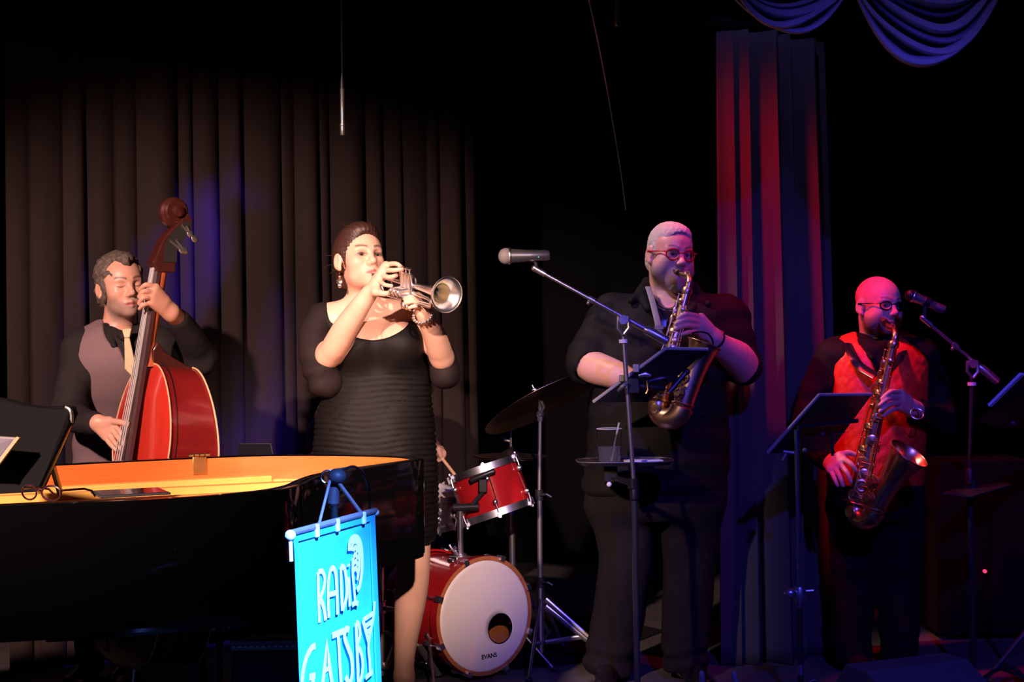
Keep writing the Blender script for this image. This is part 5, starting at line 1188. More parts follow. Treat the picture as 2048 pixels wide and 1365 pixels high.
# ------------------------------------------------------------------ people
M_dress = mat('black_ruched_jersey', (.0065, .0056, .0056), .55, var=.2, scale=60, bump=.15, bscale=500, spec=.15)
M_sheer = mat('sheer_black_sleeve', (.016, .011, .011), .7, var=.2, scale=40, spec=.15)
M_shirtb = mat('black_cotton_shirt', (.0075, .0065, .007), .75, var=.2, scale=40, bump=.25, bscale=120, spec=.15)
M_shirtg = mat('charcoal_shirt', (.020, .0165, .018), .8, var=.2, scale=30, bump=.3, bscale=60, spec=.15)
M_vest = mat('mauve_grey_vest', (.19, .125, .135), .7, var=.12, wave=None, scale=90, bump=.15, bscale=300, stretch=(3, 3, .2), spec=.15)
M_tie = mat('gold_grey_tie', (.50, .40, .22), .4, var=.3, scale=90)
M_vestr = mat('red_brocade_vest', (.60, .035, .012), .45, var=.5, scale=45, bump=.3, bscale=60)
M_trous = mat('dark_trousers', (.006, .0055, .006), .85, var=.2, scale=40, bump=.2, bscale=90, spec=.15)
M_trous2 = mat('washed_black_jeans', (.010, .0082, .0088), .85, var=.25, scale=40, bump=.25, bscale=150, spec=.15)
M_shoe = mat('black_leather', (.012, .011, .011), .25)
M_hairb = mat('brown_hair', (.050, .020, .014), .40, var=.5, scale=160, stretch=(1, 1, .25), bump=.5, bscale=300)
M_hairg = mat('grey_brown_curls', (.10, .075, .062), .6, var=.7, scale=110, bump=.9, bscale=220)
M_hairw = mat('short_white_hair', (.55, .50, .47), .6, var=.3, scale=400, bump=.6, bscale=700)
PT = lambda d0: (lambda x, y, dd=0.0: W(x, y, d0+dd))
# ================= trumpet player =================
p = PT(4.95)
wom = thing('person', 'woman in a short black ruched dress playing the silver trumpet', 'person', (p(750, 1300).x, 4.97, 0))
HW = headM(p(719, 519, -.02), 32, 10, 0, 1.03)
S = add_head(SDF(), HW, fem=True)
S.chain([hloc(HW, (0, -.022, -.055)), p(728, 600, .03), p(735, 640, .03)], [.050, .053, .062], .03)
S.cone(p(655, 632, .03), p(735, 618, .04), .048, .050, .05); S.cone(p(735, 618, .04), p(836, 632, .03), .050, .048, .05)
dress_t = [(640, 655, 842, .085), (665, 662, 846, .105), (700, 672, 852, .125), (740, 672, 858, .125), (780, 650, 862, .125), (820, 636, 864, .135), (860, 630, 868, .145), (900, 628, 872, .15), (950, 629, 875, .155), (1000, 633, 876, .15), (1050, 640, 875, .145), (1092, 648, 871, .135)]
S.loft(lev(dress_t[:9], 4.97, .13, -.010), .05)
for cx_, dx in ((713, -.0), (800, .0)): S.ell(p(cx_, 688, -.075), (.078, .062, .072), .05)
S.ell(p(757, 676, -.135), (.006, .035, .05), .02, 's')
# arms
rs, re_, rw_ = p(640, 642, .04), p(657, 712, -.09), p(738, 588, -.245)
S.chain([rs, p(640, 690, .0), re_], [.044, .042, .040], .03); S.chain([re_, p(672, 692, -.13), p(692, 656, -.18), p(718, 616, -.225), rw_], [.043, .048, .045, .036, .029], .02)
ls, le, lw = p(846, 645, .03), p(884, 716, -.09), p(846, 624, -.27)
S.chain([ls, le], [.044, .040], .03); S.chain([le, p(878, 698, -.13), p(866, 664, -.20), p(853, 638, -.25), lw], [.040, .044, .039, .031, .027], .02)
q = PT(4.66)
hand(S, rw_, [[q(772, 530, .03), q(792, 528, .0), q(804, 536, -.01)], [q(767, 540, .02), q(788, 541, -.015), q(806, 538, -.02)], [q(762, 550, .015), q(778, 555, -.02), q(793, 551, -.025)], [q(757, 561, .015), q(770, 570, -.02), q(783, 572, -.02)]], [q(752, 584, .0), q(770, 588, .0), q(786, 584, .01)], rf=.0085)
hand(S, lw, [[q(837, 591, .0), q(821, 586, -.03), q(807, 589, -.035)], [q(841, 598, .0), q(823, 594, -.035), q(808, 598, -.04)], [q(843, 605, .0), q(827, 603, -.04), q(811, 607, -.042)], [q(843, 612, .0), q(831, 613, -.035), q(818, 616, -.04)]], [q(833, 604, .045), q(827, 592, .045), q(823, 582, .035)], rf=.0085)
# legs
for (kx, ax_, dx) in ((826, 808, 0), (690, 700, 0)):
    S.chain([p(kx-14 if kx > 750 else kx+6, 960, .02), p(kx, 1110, .02), p(kx-4, 1185, .045), p(ax_+2, 1300, .03), p(ax_, 1355, .03)], [.10, .064, .061, .040, .036], .04)
    S.chain([p(ax_, 1355, .03), p(ax_+2, 1385, -.02), p(ax_+4, 1405, -.10)], [.036, .034, .028], .02)
def nails(P, c, mix):
    for t in (q(804, 536, -.01), q(807, 537, -.02), q(794, 550, -.025)):
        m = np.exp(-((P-npv(t))**2).sum(1)/(.0075**2)); c = mix(c, (.55, .02, .03), np.clip(m*1.3, 0, 1))
    return c
zk = hloc(HW, (0, 0, -.135)).z
V1 = [S.mesh(.0026, lo=(-9, -9, zk)), S.mesh(.0042, hi=(9, 9, zk+.012))]
np_obj('body', V1, M_skin, wom, skin_col(HW, (.74, .43, .31), (.42, .04, .06), (.028, .012, .010), liner=.75, blush=.5, extra=nails))
eyes(HW, wom, (.05, .04, .03), gaze=(0.1, 1, -.12))
# dress
D = SDF(); D.loft(lev(dress_t, 4.97, .13, .0), .03)
for cx_ in (713, 800): D.ell(p(cx_, 690, -.075), (.084, .069, .078), .05)
D.cone(p(650, 636, .03), p(668, 630, .04), .054, .048, .03); D.cone(p(824, 630, .04), p(842, 636, .03), .048, .054, .03)
D.ell(p(745, 612, -.10), (.146, .22, .124), .006, 's')
wz0 = p(750, 720).z
def ruche(P):
    z = P[:, 2]; ph = z*2*PI/.020+2.2*np.sin(P[:, 0]*9)+1.4*np.sin(P[:, 0]*23+z*7)+.8*nz(P, 14)
    return -.0030*sst(-z, -wz0, -wz0+.10)*(np.abs(np.sin(ph*.5))**.7-.5)*2*(.35+.65*sst(np.abs(P[:, 0]-npv(p(752, 900))[0]), .02, .20))+.002*nz(P, 30)
D.disp = ruche; D.plane(p(750, 1090), (0, 0, -1)); D.plane(p(750, 604), (0, 0, 1))
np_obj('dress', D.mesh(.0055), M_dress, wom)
for pts, rr, cut, nn in (([p(645, 634, .03), p(630, 680, .0), p(640, 742, -.06), p(660, 764, -.07)], [.055, .062, .060, .045], None, 'r'), ([p(842, 638, .03), p(872, 690, -.01), p(890, 738, -.06), p(890, 752, -.06)], [.053, .052, .054, .046], None, 'l')):
    Q = SDF(); Q.chain(pts, rr, .03)
    if nn == 'r': Q.ell(p(652, 772, -.06), (.058, .055, .040), .03)
    else: Q.ell(p(893, 752, -.05), (.038, .05, .035), .03)
    axq = npv(pts[2])-npv(pts[0]); axq /= np.linalg.norm(axq)
    Q.disp = lambda P, a=axq: .004*np.sin(((P@a)*60)+3*nz(P, 16))*sst(P@a, (npv(pts[1])@a)-.02, npv(pts[2])@a)+.003*nz(P, 35)
    # open mouth in front where the forearm comes out
    if nn == 'r': Q.cone(p(664, 720, -.17), p(676, 694, -.24), .040, .05, .01, 's')
    else: Q.cone(p(884, 714, -.17), p(872, 680, -.26), .038, .045, .01, 's')
    np_obj('sleeve', Q.mesh(.006), M_sheer, wom)
# hair, swept up with a low knot
Hh = SDF(); Hh.M, Hh.sc = HW[0], HW[1]
Hh.ell((0, -.012, .036), (.083, .103, .090), 0); Hh.ell((0, -.085, -.015), (.055, .045, .055), .03); Hh.ell((.0, -.100, -.050), (.045, .036, .042), .02)
Hh.ell((0, .030, .092), (.055, .060, .032), .03); Hh.ell((.066, -.02, .0), (.018, .045, .045), .02); Hh.ell((-.066, -.02, .0), (.018, .045, .045), .02)
Hh.ell((0, .108, -.032), (.067, .094, .106), .016, 's'); Hh.ell((0, .02, -.11), (.09, .06, .075), .02, 's')
for s in (-1, 1): Hh.ell((s*.082, -.006, -.014), (.03, .024, .034), .006, 's')
Hh.M = None; Hh.sc = 1
def strand(P):
    L = h_inv(HW, P); a = np.arctan2(L[:, 0], L[:, 2]+.02); return .0009*np.sin(a*46+9*L[:, 1]*6)+.001*nz(P, 60)
Hh.disp = strand
hr = np_obj('hair', Hh.mesh(.004), M_hairb, wom)
rnd = random.Random(5)
def wisps(k):
    for i in range(26):
        x = rnd.uniform(-.06, .06); y0 = rnd.uniform(-.06, .06); z0 = .10+rnd.uniform(0, .02)
        if i > 15: x = rnd.choice((-1, 1))*rnd.uniform(.06, .08); z0 = rnd.uniform(-.07, .03); y0 = rnd.uniform(-.06, -.02)
        pts = [hloc(HW, (x, y0, z0)), hloc(HW, (x*1.08+rnd.uniform(-.01, .01), y0-.015, z0+.012)), hloc(HW, (x*1.15+rnd.uniform(-.02, .02), y0-.035, z0+rnd.uniform(-.01, .022)))]
        k.tube(catmull(pts, 4), .0007, 4)
part('loose_strands', M_hairb, hr, wisps)
for s in (1, -1):
    e0 = hloc(HW, (s*.080, -.006, -.048))
    er = part('earring', M_nickel, wom, lambda k: (k.tube([e0, e0-Vector((0, 0, .012))], .0012, 6), k.sph(e0-Vector((0, 0, .016)), .006, None, 10, 8), k.lathe([(.010, -.0012), (.0115, 0), (.010, .0012), (.006, 0)], e0-Vector((0, 0, .032)), (.3, -1, 0), 18), k.sph(e0-Vector((0, 0, .048)), (.008, .004, .009), None, 10, 8)))
part('bracelet', M_silver, wom, lambda k: [k.sph(lw+Vector((0, 0, -.012))+(rotm(lw-le)@Vector((.034*math.cos(a), .036*math.sin(a), 0))), .0062, None, 8, 6) for a in [2*PI*i/18 for i in range(18)]])
for (ax_) in (808, 700): shoe(wom, p(ax_, 1392, .05).xy.to_3d()+Vector((0, 0, .0)), (.12, -1, 0), M_shoe, .24)
# ================= bassist =================
p = PT(5.30)
bas = thing('person', 'man in a grey vest and pale tie playing the double bass', 'person', (p(225, 1300).x, 5.36, 0))
HB = headM(p(242, 573, -.02), 36, 1, 5, 1.06)
S = add_head(SDF(), HB, closed=True)
S.chain([hloc(HB, (0, -.022, -.055)), p(238, 640, .03), p(232, 675, .03)], [.058, .060, .068], .03)
V1 = [S.mesh(.0028)]
sh = [(648, 200, 272, .07), (668, 160, 318, .09), (690, 138, 342, .11), (730, 140, 334, .12, .0), (780, 148, 310, .12, .05), (830, 155, 296, .12, .13), (880, 154, 290, .12, .21), (940, 150, 290, .125, .26), (1000, 148, 292, .125, .28)]
B2 = SDF(); B2.loft(lev(sh, 5.30, .12, -.035), .04)
for lx in (180, 262): B2.chain([p(lx, 1000, .28), p(lx, 1150, .29), p(lx, 1296, .30)], [.065, .055, .045], .03)
V1.append(B2.mesh(.012))
H2 = SDF()
rw_ = p(194, 845, -.285); q = PT(5.0)
H2.chain([p(180, 845, -.24), rw_], [.030, .027], .02)
hand(H2, rw_, [[q(230, 852, .0), q(240, 864, -.03), q(245, 876, -.035)], [q(224, 860, .0), q(239, 879, -.03), q(251, 892, -.04)], [q(217, 868, .005), q(230, 886, -.02), q(241, 898, -.03)], [q(210, 875, .01), q(221, 890, -.01), q(232, 901, -.02)]], [q(219, 843, .0), q(240, 845, -.03), q(259, 850, -.05)], rf=.0095, palm=.0150)
lwr = p(343, 626, -.285)
H2.chain([p(362, 645, -.20), lwr], [.036, .031], .02)
hand(H2, lwr, [[q(312, 575, -.05), q(292, 570, -.075), q(281, 580, -.06)], [q(308, 586, -.055), q(288, 583, -.085), q(278, 594, -.07)], [q(305, 597, -.055), q(287, 596, -.085), q(278, 607, -.07)], [q(304, 608, -.05), q(288, 610, -.075), q(279, 618, -.065)]], [q(322, 606, .06), q(312, 594, .075), q(300, 588, .07)], rf=.0095, palm=.0175)
V1.append(H2.mesh(.0036))
def stubb(P, c, mix):
    m = np.exp(-((P-npv(q(285, 597, -.05)))**2).sum(1)/(.006**2)); return mix(c, (.8, .6, .25), np.clip(m*.0, 0, 1))
np_obj('body', V1, M_skin, bas, skin_col(HB, (.62, .32, .23), (.36, .09, .08), (.022, .012, .010), stub=(.30, .22, .19), stub_amt=.72, closed=True))
# hair
Hh = SDF(); Hh.M, Hh.sc = HB[0], HB[1]
Hh.ell((0, -.018, .040), (.086, .104, .092), 0); Hh.ell((0, -.06, -.03), (.074, .062, .065), .03); Hh.ell((0, .050, .085), (.030, .042, .030), .02)
for s in (-1, 1): Hh.ell((s*.070, .004, -.005), (.014, .026, .050), .012)
Hh.ell((0, .118, -.010), (.066, .105, .086), .010, 's'); Hh.ell((.040, .085, .070), (.026, .05, .030), .01, 's'); Hh.ell((-.040, .085, .070), (.026, .05, .030), .01, 's'); Hh.ell((0, .02, -.12), (.10, .075, .075), .02, 's')
for s in (-1, 1): Hh.ell((s*.084, -.010, -.012), (.03, .024, .034), .006, 's')
Hh.M = None; Hh.sc = 1; Hh.disp = lambda P: .0055*nz(P, 95)+.004*nz(P, 190, 3)
np_obj('hair', Hh.mesh(.004), M_hairg, bas)
# shirt with sleeves
wr = lambda a, s: (lambda P: a*nz(P, s)+a*.6*nz(P, s*2.1, 2)+a*.5*np.sin(P[:, 2]*55+4*nz(P, s*.6, 4)))
C = SDF(); C.loft(lev(sh, 5.30, .12, .0), .05)
C.cone(p(170, 686, .02), p(310, 686, .02), .062, .062, .05)
C.chain([p(162, 700, -.02), p(150, 765, -.07), p(138, 824, -.09)], [.072, .068, .062], .04); C.chain([p(138, 824, -.09), p(160, 840, -.18), p(186, 846, -.26)], [.062, .056, .043], .03)
C.chain([p(325, 695, .0), p(368, 712, .03), p(398, 716, -.02)], [.072, .070, .064], .04); C.chain([p(398, 716, -.02), p(382, 678, -.12), p(358, 642, -.22)], [.062, .055, .044], .03)
C.ell(p(246, 650, -.05), (.060, .09, .050), .012, 's')
zs_ = p(0, 694).z; C.disp = lambda P: wr(.0036, 22)(P)*sst(zs_-P[:, 2], 0, .06)
shirt = np_obj('shirt', C.mesh(.0065), M_shirtg, bas)
Cc = SDF(); Cc.cone(p(205, 655, .03), p(248, 672, -.10), .018, .016, .02); Cc.cone(p(248, 672, -.10), p(285, 655, .0), .016, .018, .02); Cc.cone(p(205, 655, .03), p(228, 640, .08), .018, .02, .02); Cc.cone(p(228, 692, -.115), p(215, 664, -.05), .012, .022, .02); Cc.cone(p(272, 692, -.115), p(280, 664, -.05), .012, .022, .02)
np_obj('collar', Cc.mesh(.005), M_shirtg, bas)
# vest
Vv = SDF(); Vv.loft(lev(sh, 5.30, .12, .013), .05); Vv.cone(p(178, 682, .0), p(205, 668, .02), .058, .056, .03); Vv.cone(p(300, 682, .0), p(280, 668, .02), .058, .056, .03)
Vv.ell(p(128, 765, -.0), (.095, .30, .185), .01, 's'); Vv.ell(p(352, 745, .0), (.065, .30, .175), .01, 's')
nkx = p(256, 690, -.1); Vv.cone(p(252, 640, -.12), p(266, 745, -.12), .070, .012, .006, 's'); Vv.cone(p(246, 640, .05), p(246, 660, -.1), .075, .07, .01, 's')
Vv.plane(p(200, 962), (0, 0, -1)); Vv.disp = lambda P: .002*nz(P, 18)+.0035*np.sin(P[:, 2]*42+3*nz(P, 9))*sst(-(P[:, 2]), -p(0, 790).z, -p(0, 830).z)
vs = np_obj('vest', Vv.mesh(.0055), M_vest, bas)
for y, sh_ in ((770, .03), (806, .09)): part('button', M_pad, vs, lambda k: k.sph(p(258, y, -.138+sh_), (.006, .003, .006), None, 10, 6))
part('tie', M_tie, bas, lambda k: (k.prism([p(243, 658, -.150), p(263, 657, -.150), p(259, 676, -.160), p(248, 676, -.160)], (0, .02, 0)), k.prism([p(248, 676, -.158), p(259, 676, -.158), p(271, 730, -.165), p(262, 752, -.160), p(249, 738, -.165)], (0, .008, 0))), bevel=.003)
T_ = SDF(); T_.loft(lev([(945, 150, 291, .125, .26), (1000, 148, 293, .125, .28), (1040, 148, 293, .12, .28)], 5.30, .13, .006), .04)
for lx in (180, 262): T_.chain([p(lx, 1020, .28), p(lx, 1150, .29), p(lx, 1306, .30)], [.092, .076, .062], .04)
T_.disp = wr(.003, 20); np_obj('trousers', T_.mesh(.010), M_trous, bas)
for lx in (180, 262): shoe(bas, Vector((p(lx, 1306, .30).x, 5.66, 0)), (-.1, -1, 0), M_shoe)
part('ring', M_brass, bas, lambda k: k.lathe([(.0102, -.002), (.0112, 0), (.0102, .002)], q(296, 597, -.07), q(305, 597, -.055)-q(287, 596, -.085), 14, caps=False))
# ================= saxophonist in black =================
p = PT(5.5)
mn = thing('person', 'big man in a black shirt and red glasses playing the alto saxophone', 'person', (p(1310, 1350).x, 5.5, 0))
HM1 = headM(p(1340, 508, -.02), 20, -5, -4, 1.09)
S = add_head(SDF(), HM1, heavy=.010)
S.chain([hloc(HM1, (0, -.022, -.055)), p(1335, 578, .03), p(1335, 610, .03)], [.070, .074, .085], .03)
S.M, S.sc = HM1[0], HM1[1]; S.ell((0, .066, -.105), (.034, .030, .034), .03); S.M = None; S.sc = 1
V1 = [S.mesh(.0028)]
sh = [(592, 1262, 1412, .09), (612, 1222, 1455, .12), (640, 1200, 1472, .15), (690, 1196, 1468, .175), (740, 1190, 1456, .195), (790, 1184, 1452, .205), (850, 1176, 1454, .215), (910, 1170, 1456, .215), (960, 1165, 1457, .20), (990, 1162, 1457, .19)]
B2 = SDF(); B2.loft(lev(sh, 5.5, .17, -.030), .05)
for a in ([p(1238, 1000), p(1248, 1140, -.025), p(1215, 1330, .0)], [p(1382, 1000), p(1376, 1160), p(1370, 1335)]): B2.chain(a, [.085, .06, .045], .04)
V1.append(B2.mesh(.014))
H2 = SDF(); q = PT(5.17)
rw_ = p(1284, 772, -.27)
H2.chain([p(1172, 722, -.06), p(1188, 735, -.10), p(1232, 750, -.20), rw_], [.060, .066, .056, .036], .03)
hand(H2, rw_, [[q(1306, 752, -.01), q(1322, 752, -.05), q(1330, 762, -.055)], [q(1307, 764, -.01), q(1324, 765, -.055), q(1331, 775, -.055)], [q(1307, 776, -.005), q(1323, 778, -.055), q(1330, 788, -.055)], [q(1304, 788, .0), q(1318, 791, -.05), q(1326, 799, -.05)]], [q(1300, 762, .04), q(1314, 752, .05), q(1328, 748, .045)], rf=.0102, palm=.019)
lw = p(1426, 676, -.27)
H2.chain([p(1490, 738, -.07), p(1474, 716, -.13), p(1444, 694, -.22), lw], [.064, .066, .048, .038], .03)
hand(H2, lw, [[q(1402, 636, .02), q(1374, 629, -.04), q(1356, 637, -.055)], [q(1402, 645, .02), q(1373, 640, -.045), q(1352, 648, -.06)], [q(1401, 654, .02), q(1371, 651, -.045), q(1351, 658, -.06)], [q(1398, 664, .03), q(1378, 665, -.035), q(1362, 669, -.05)]], [q(1408, 660, .06), q(1390, 646, .07), q(1376, 636, .055)], rf=.0105, palm=.021)
V1.append(H2.mesh(.0042))
np_obj('body', V1, M_skin, mn, skin_col(HM1, (.60, .33, .27), (.36, .10, .09), (.10, .07, .06), stub=(.20, .155, .145), stub_amt=.8))
eyes(HM1, mn, (.08, .06, .05), gaze=(0, 1, -.3))
Hh = SDF(); Hh.M, Hh.sc = HM1[0], HM1[1]
Hh.ell((0, -.012, .036), (.0775, .099, .085), 0); Hh.ell((0, .034, .074), (.056, .050, .034), .02); Hh.ell((0, -.06, -.03), (.068, .050, .06), .03)
for s in (-1, 1): Hh.ell((s*.0685, .010, .006), (.008, .014, .030), .01)
Hh.ell((0, .118, .000), (.068, .098, .086), .008, 's'); Hh.ell((0, .02, -.12), (.10, .075, .08), .02, 's')
for s in (-1, 1): Hh.ell((s*.084, -.012, -.010), (.03, .027, .037), .006, 's')
Hh.M = None; Hh.sc = 1; Hh.disp = lambda P: .0018*nz(P, 240)+.0012*nz(P, 420, 3)
np_obj('hair', Hh.mesh(.004), M_hairw, mn)
Gb = SDF(); Gb.M, Gb.sc = HM1[0], HM1[1]     # goatee
Gb.ell((0, .070, -.108), (.034, .030, .036), 0); Gb.cone((-.032, .070, -.060), (-.030, .066, -.100), .007, .012, .012); Gb.cone((.032, .070, -.060), (.030, .066, -.100), .007, .012, .012); Gb.cone((-.030, .080, -.056), (0, .095, -.052), .006, .006, .008); Gb.cone((.030, .080, -.056), (0, .095, -.052), .006, .006, .008)
Gb.M = None; Gb.sc = 1; Gb.disp = lambda P: .0016*nz(P, 300)+.001*nz(P, 500, 3)
np_obj('beard', Gb.mesh(.004), mat('grey_beard', (.30, .25, .235), .7, var=.5, scale=300, bump=.8, bscale=600), mn)
# shirt, rolled sleeves
C = SDF(); C.loft(lev(sh, 5.5, .17, .0), .06); C.cone(p(1225, 625, .03), p(1450, 625, .03), .075, .075, .06)
C.chain([p(1224, 634, .02), p(1192, 676, .0), p(1174, 718, -.05)], [.080, .080, .076], .05); C.cone(p(1174, 712, -.045), p(1169, 728, -.06), .084, .082, .01)
C.chain([p(1450, 636, .02), p(1474, 684, .0), p(1486, 728, -.05)], [.080, .080, .074], .05); C.cone(p(1484, 722, -.04), p(1487, 736, -.06), .080, .078, .01)
C.cone(p(1336, 580, -.05), p(1340, 640, -.17), .080, .040, .02, 's'); C.plane(p(1300, 986), (0, 0, -1))
C.cone(p(1182, 738, -.10), p(1215, 748, -.22), .066, .070, .006, 's'); C.cone(p(1480, 734, -.10), p(1450, 702, -.22), .064, .060, .006, 's')
C.disp = wr(.0055, 15)
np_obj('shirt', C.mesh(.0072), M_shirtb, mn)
U = SDF(); U.loft(lev([(588, 1284, 1390, .09), (612, 1262, 1410, .125), (640, 1240, 1430, .15), (700, 1230, 1430, .17)], 5.5, .14, -.002), .05); U.cone(p(1335, 560, -.03), p(1338, 592, -.11), .070, .050, .02, 's')
np_obj('undershirt', U.mesh(.007), M_shoe, mn)
K = SDF(); K.chain([p(1296, 566, .06), p(1284, 588, -.03), p(1296, 618, -.13)], [.022, .026, .016], .02); K.chain([p(1386, 575, .06), p(1398, 596, -.03), p(1382, 622, -.13)], [.020, .024, .016], .02); K.chain([p(1284, 588, -.03), p(1262, 602, -.10)], [.024, .014], .02); K.chain([p(1398, 596, -.03), p(1416, 608, -.10)], [.024, .014], .02); K.cone(p(1296, 566, .06), p(1386, 575, .06), .022, .022, .02)
np_obj('collar', K.mesh(.006), M_shirtb, mn)
part('neck_strap', M_grey, mn, lambda k: (k.tube(catmull([p(1296, 574, -.06), p(1304, 600, -.15), p(1314, 640, -.24), p(1320, 668, -.27), p(1336, 690, -.30)], 5), .010, 8, flat=(1.2, .25)), k.box(p(1318, 655, -.265), (.034, .008, .014))))
T_ = SDF(); T_.loft(lev([(960, 1172, 1452, .19), (1010, 1174, 1446, .18), (1040, 1186, 1430, .16)], 5.5, .18, .0), .05)
T_.chain([p(1238, 1020), p(1252, 1100, -.02), p(1246, 1160, -.03), p(1232, 1260, .0), p(1215, 1330, .0)], [.118, .112, .104, .104, .098], .05); T_.chain([p(1382, 1020), p(1376, 1160), p(1370, 1338)], [.125, .105, .092], .05)
T_.disp = lambda P: .006*nz(P, 14)+.004*nz(P, 30, 3)+.006*np.sin(P[:, 2]*70+3*nz(P, 12))*sst(-P[:, 2], -.22, -.08)
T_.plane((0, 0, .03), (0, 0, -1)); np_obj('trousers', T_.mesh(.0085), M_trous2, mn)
shoe(mn, Vector((p(1215, 1340).x, 5.50, 0)), (-.12, -1, 0), M_shoe, .30); shoe(mn, Vector((p(1372, 1340).x, 5.52, 0)), (.2, -1, 0), M_shoe, .30)
part('bracelet', M_pad, mn, lambda k: (k.tube([lw+(rotm(lw-p(1490, 738, -.07))@Vector((.042*math.cos(a), .040*math.sin(a), -.012))) for a in [2*PI*i/24 for i in range(24)]], .005, 8, closed=True), k.tube(catmull([q(1384, 667, -.05), q(1398, 664, -.055), q(1416, 668, -.03), q(1426, 684, .0), q(1422, 698, .01)], 5), .0035, 8)))
gl_ = hloc(HM1, (0, .101, -.002)); ge = bpy.data.objects.new('eyeglasses', None); COL.objects.link(ge); adopt(ge, mn)
M_redf = mat('red_glasses_frame', (.45, .01, .02), .25)
M_lens2 = mat('coated_lens', (.85, .9, .92), .02, trans=1.0, ior=1.25, var=0)
def worn_glasses(HM, parent, m_f, m_l, round_=.020, thick=.0026):
    X = lambda x, y, z: hloc(HM, (x, y, z))
    for s in (-1, 1):
        yy = lambda a: .094-.006*(math.cos(a)*s+1)
        part('frame', m_f, parent, lambda m: m.tube([X(s*.033+.0245*math.cos(a), .094-.010*max(0, math.cos(a)*s), -.003+round_*math.sin(a)) for a in [2*PI*k/28 for k in range(28)]], thick, 6, closed=True))
        part('lens', m_l, parent, lambda m: m.add([X(s*.033+.0235*math.cos(a), .094-.010*max(0, math.cos(a)*s), -.003+(round_-.001)*math.sin(a)) for a in [2*PI*k/28 for k in range(28)]]+[X(s*.033, .0945, -.003)], [(k, (k+1) % 28, 28) for k in range(28)]))
        part('temple', m_f, parent, lambda m: m.tube([X(s*.056, .086, .006), X(s*.071, .074, .006), X(s*.084, .02, .003), X(s*.086, -.012, .004), X(s*.080, -.03, -.012)], thick*.9, 6))
    part('bridge', m_f, parent, lambda m: m.tube([X(-.009, .095, .003), X(0, .0985, .006), X(.009, .095, .003)], thick, 6))
worn_glasses(HM1, ge, M_redf, M_lens2, thick=.0034)
# ================= bald saxophonist =================
p = PT(5.6)
m3 = thing('person', 'bald bearded man in a red brocade vest playing the tenor saxophone', 'person', (p(1750, 1340).x, 5.6, 0))
HM2 = headM(p(1756, 611, -.02), 24, -2, -2, 1.04)
S = add_head(SDF(), HM2, heavy=.006)
S.chain([hloc(HM2, (0, -.022, -.055)), p(1752, 680, .03), p(1750, 712, .03)], [.062, .066, .074], .03)
V1 = [S.mesh(.0028)]
sh = [(672, 1705, 1800, .08), (692, 1668, 1838, .11), (720, 1652, 1852, .13), (770, 1652, 1850, .15), (830, 1656, 1846, .16), (890, 1660, 1842, .165), (950, 1662, 1840, .16), (1000, 1664, 1838, .15)]
B2 = SDF(); B2.loft(lev(sh, 5.6, .14, -.030), .05)
for lx in (1706, 1798): B2.chain([p(lx, 1000), p(lx, 1150), p(lx, 1310)], [.07, .06, .045], .04)
V1.append(B2.mesh(.014))
H2 = SDF(); q = PT(5.27)
rw_ = p(1664, 926, -.24); H2.chain([p(1640, 905, -.14), rw_], [.042, .033], .02)
hand(H2, rw_, [[q(1686, 918, .02), q(1702, 928, -.04), q(1712, 942, -.05)], [q(1679, 928, .015), q(1694, 946, -.04), q(1702, 965, -.05)], [q(1670, 936, .02), q(1680, 954, -.035), q(1686, 972, -.045)], [q(1661, 942, .025), q(1669, 958, -.02), q(1675, 972, -.03)]], [q(1680, 912, .05), q(1696, 906, .05), q(1710, 910, .05)], rf=.0098, palm=.018)
lw = p(1822, 816, -.25); H2.chain([p(1856, 832, -.13), lw], [.044, .034], .02)
hand(H2, lw, [[q(1801, 786, .02), q(1782, 784, -.045), q(1764, 798, -.055)], [q(1802, 796, .02), q(1779, 797, -.05), q(1759, 811, -.06)], [q(1802, 806, .02), q(1779, 810, -.05), q(1760, 823, -.058)], [q(1800, 816, .03), q(1782, 822, -.04), q(1767, 832, -.05)]], [q(1806, 806, .06), q(1790, 794, .07), q(1776, 786, .06)], rf=.0098, palm=.019)
V1.append(H2.mesh(.0042))
np_obj('body', V1, M_skin, m3, skin_col(HM2, (.58, .34, .27), (.40, .14, .12), (.10, .07, .06), stub=(.12, .085, .075), stub_amt=.85))
eyes(HM2, m3, (.08, .06, .05), gaze=(0, 1, -.1))
C = SDF(); C.loft(lev(sh, 5.6, .14, .0), .05); C.cone(p(1680, 706, .02), p(1830, 706, .02), .068, .068, .05)
C.chain([p(1668, 716, .0), p(1632, 790, .02), p(1618, 850, .0)], [.076, .072, .064], .04); C.chain([p(1618, 850, .0), p(1636, 900, -.12), p(1652, 918, -.20)], [.062, .052, .046], .03)
C.chain([p(1842, 718, .0), p(1872, 790, .02), p(1884, 842, -.02)], [.074, .070, .062], .04); C.chain([p(1884, 842, -.02), p(1860, 832, -.12), p(1838, 822, -.20)], [.060, .052, .045], .03)
C.cone(p(1754, 648, -.06), p(1757, 676, -.11), .066, .03, .01, 's'); C.disp = wr(.0045, 20)
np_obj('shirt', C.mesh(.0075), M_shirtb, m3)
K = SDF(); K.chain([p(1712, 676, .05), p(1716, 694, -.06), p(1744, 716, -.13)], [.020, .022, .014], .02); K.chain([p(1794, 678, .05), p(1796, 694, -.04), p(1774, 716, -.13)], [.020, .022, .014], .02); K.cone(p(1712, 676, .05), p(1794, 678, .05), .02, .02, .02)
np_obj('collar', K.mesh(.006), M_shirtb, m3)
Vv = SDF(); Vv.loft(lev(sh, 5.6, .14, .010), .05); Vv.cone(p(1684, 704, .0), p(1712, 690, .02), .062, .058, .03); Vv.cone(p(1826, 704, .0), p(1798, 690, .02), .062, .058, .03)
Vv.ell(p(1634, 775, .0), (.052, .30, .185), .01, 's'); Vv.ell(p(1868, 775, .0), (.052, .30, .185), .01, 's')
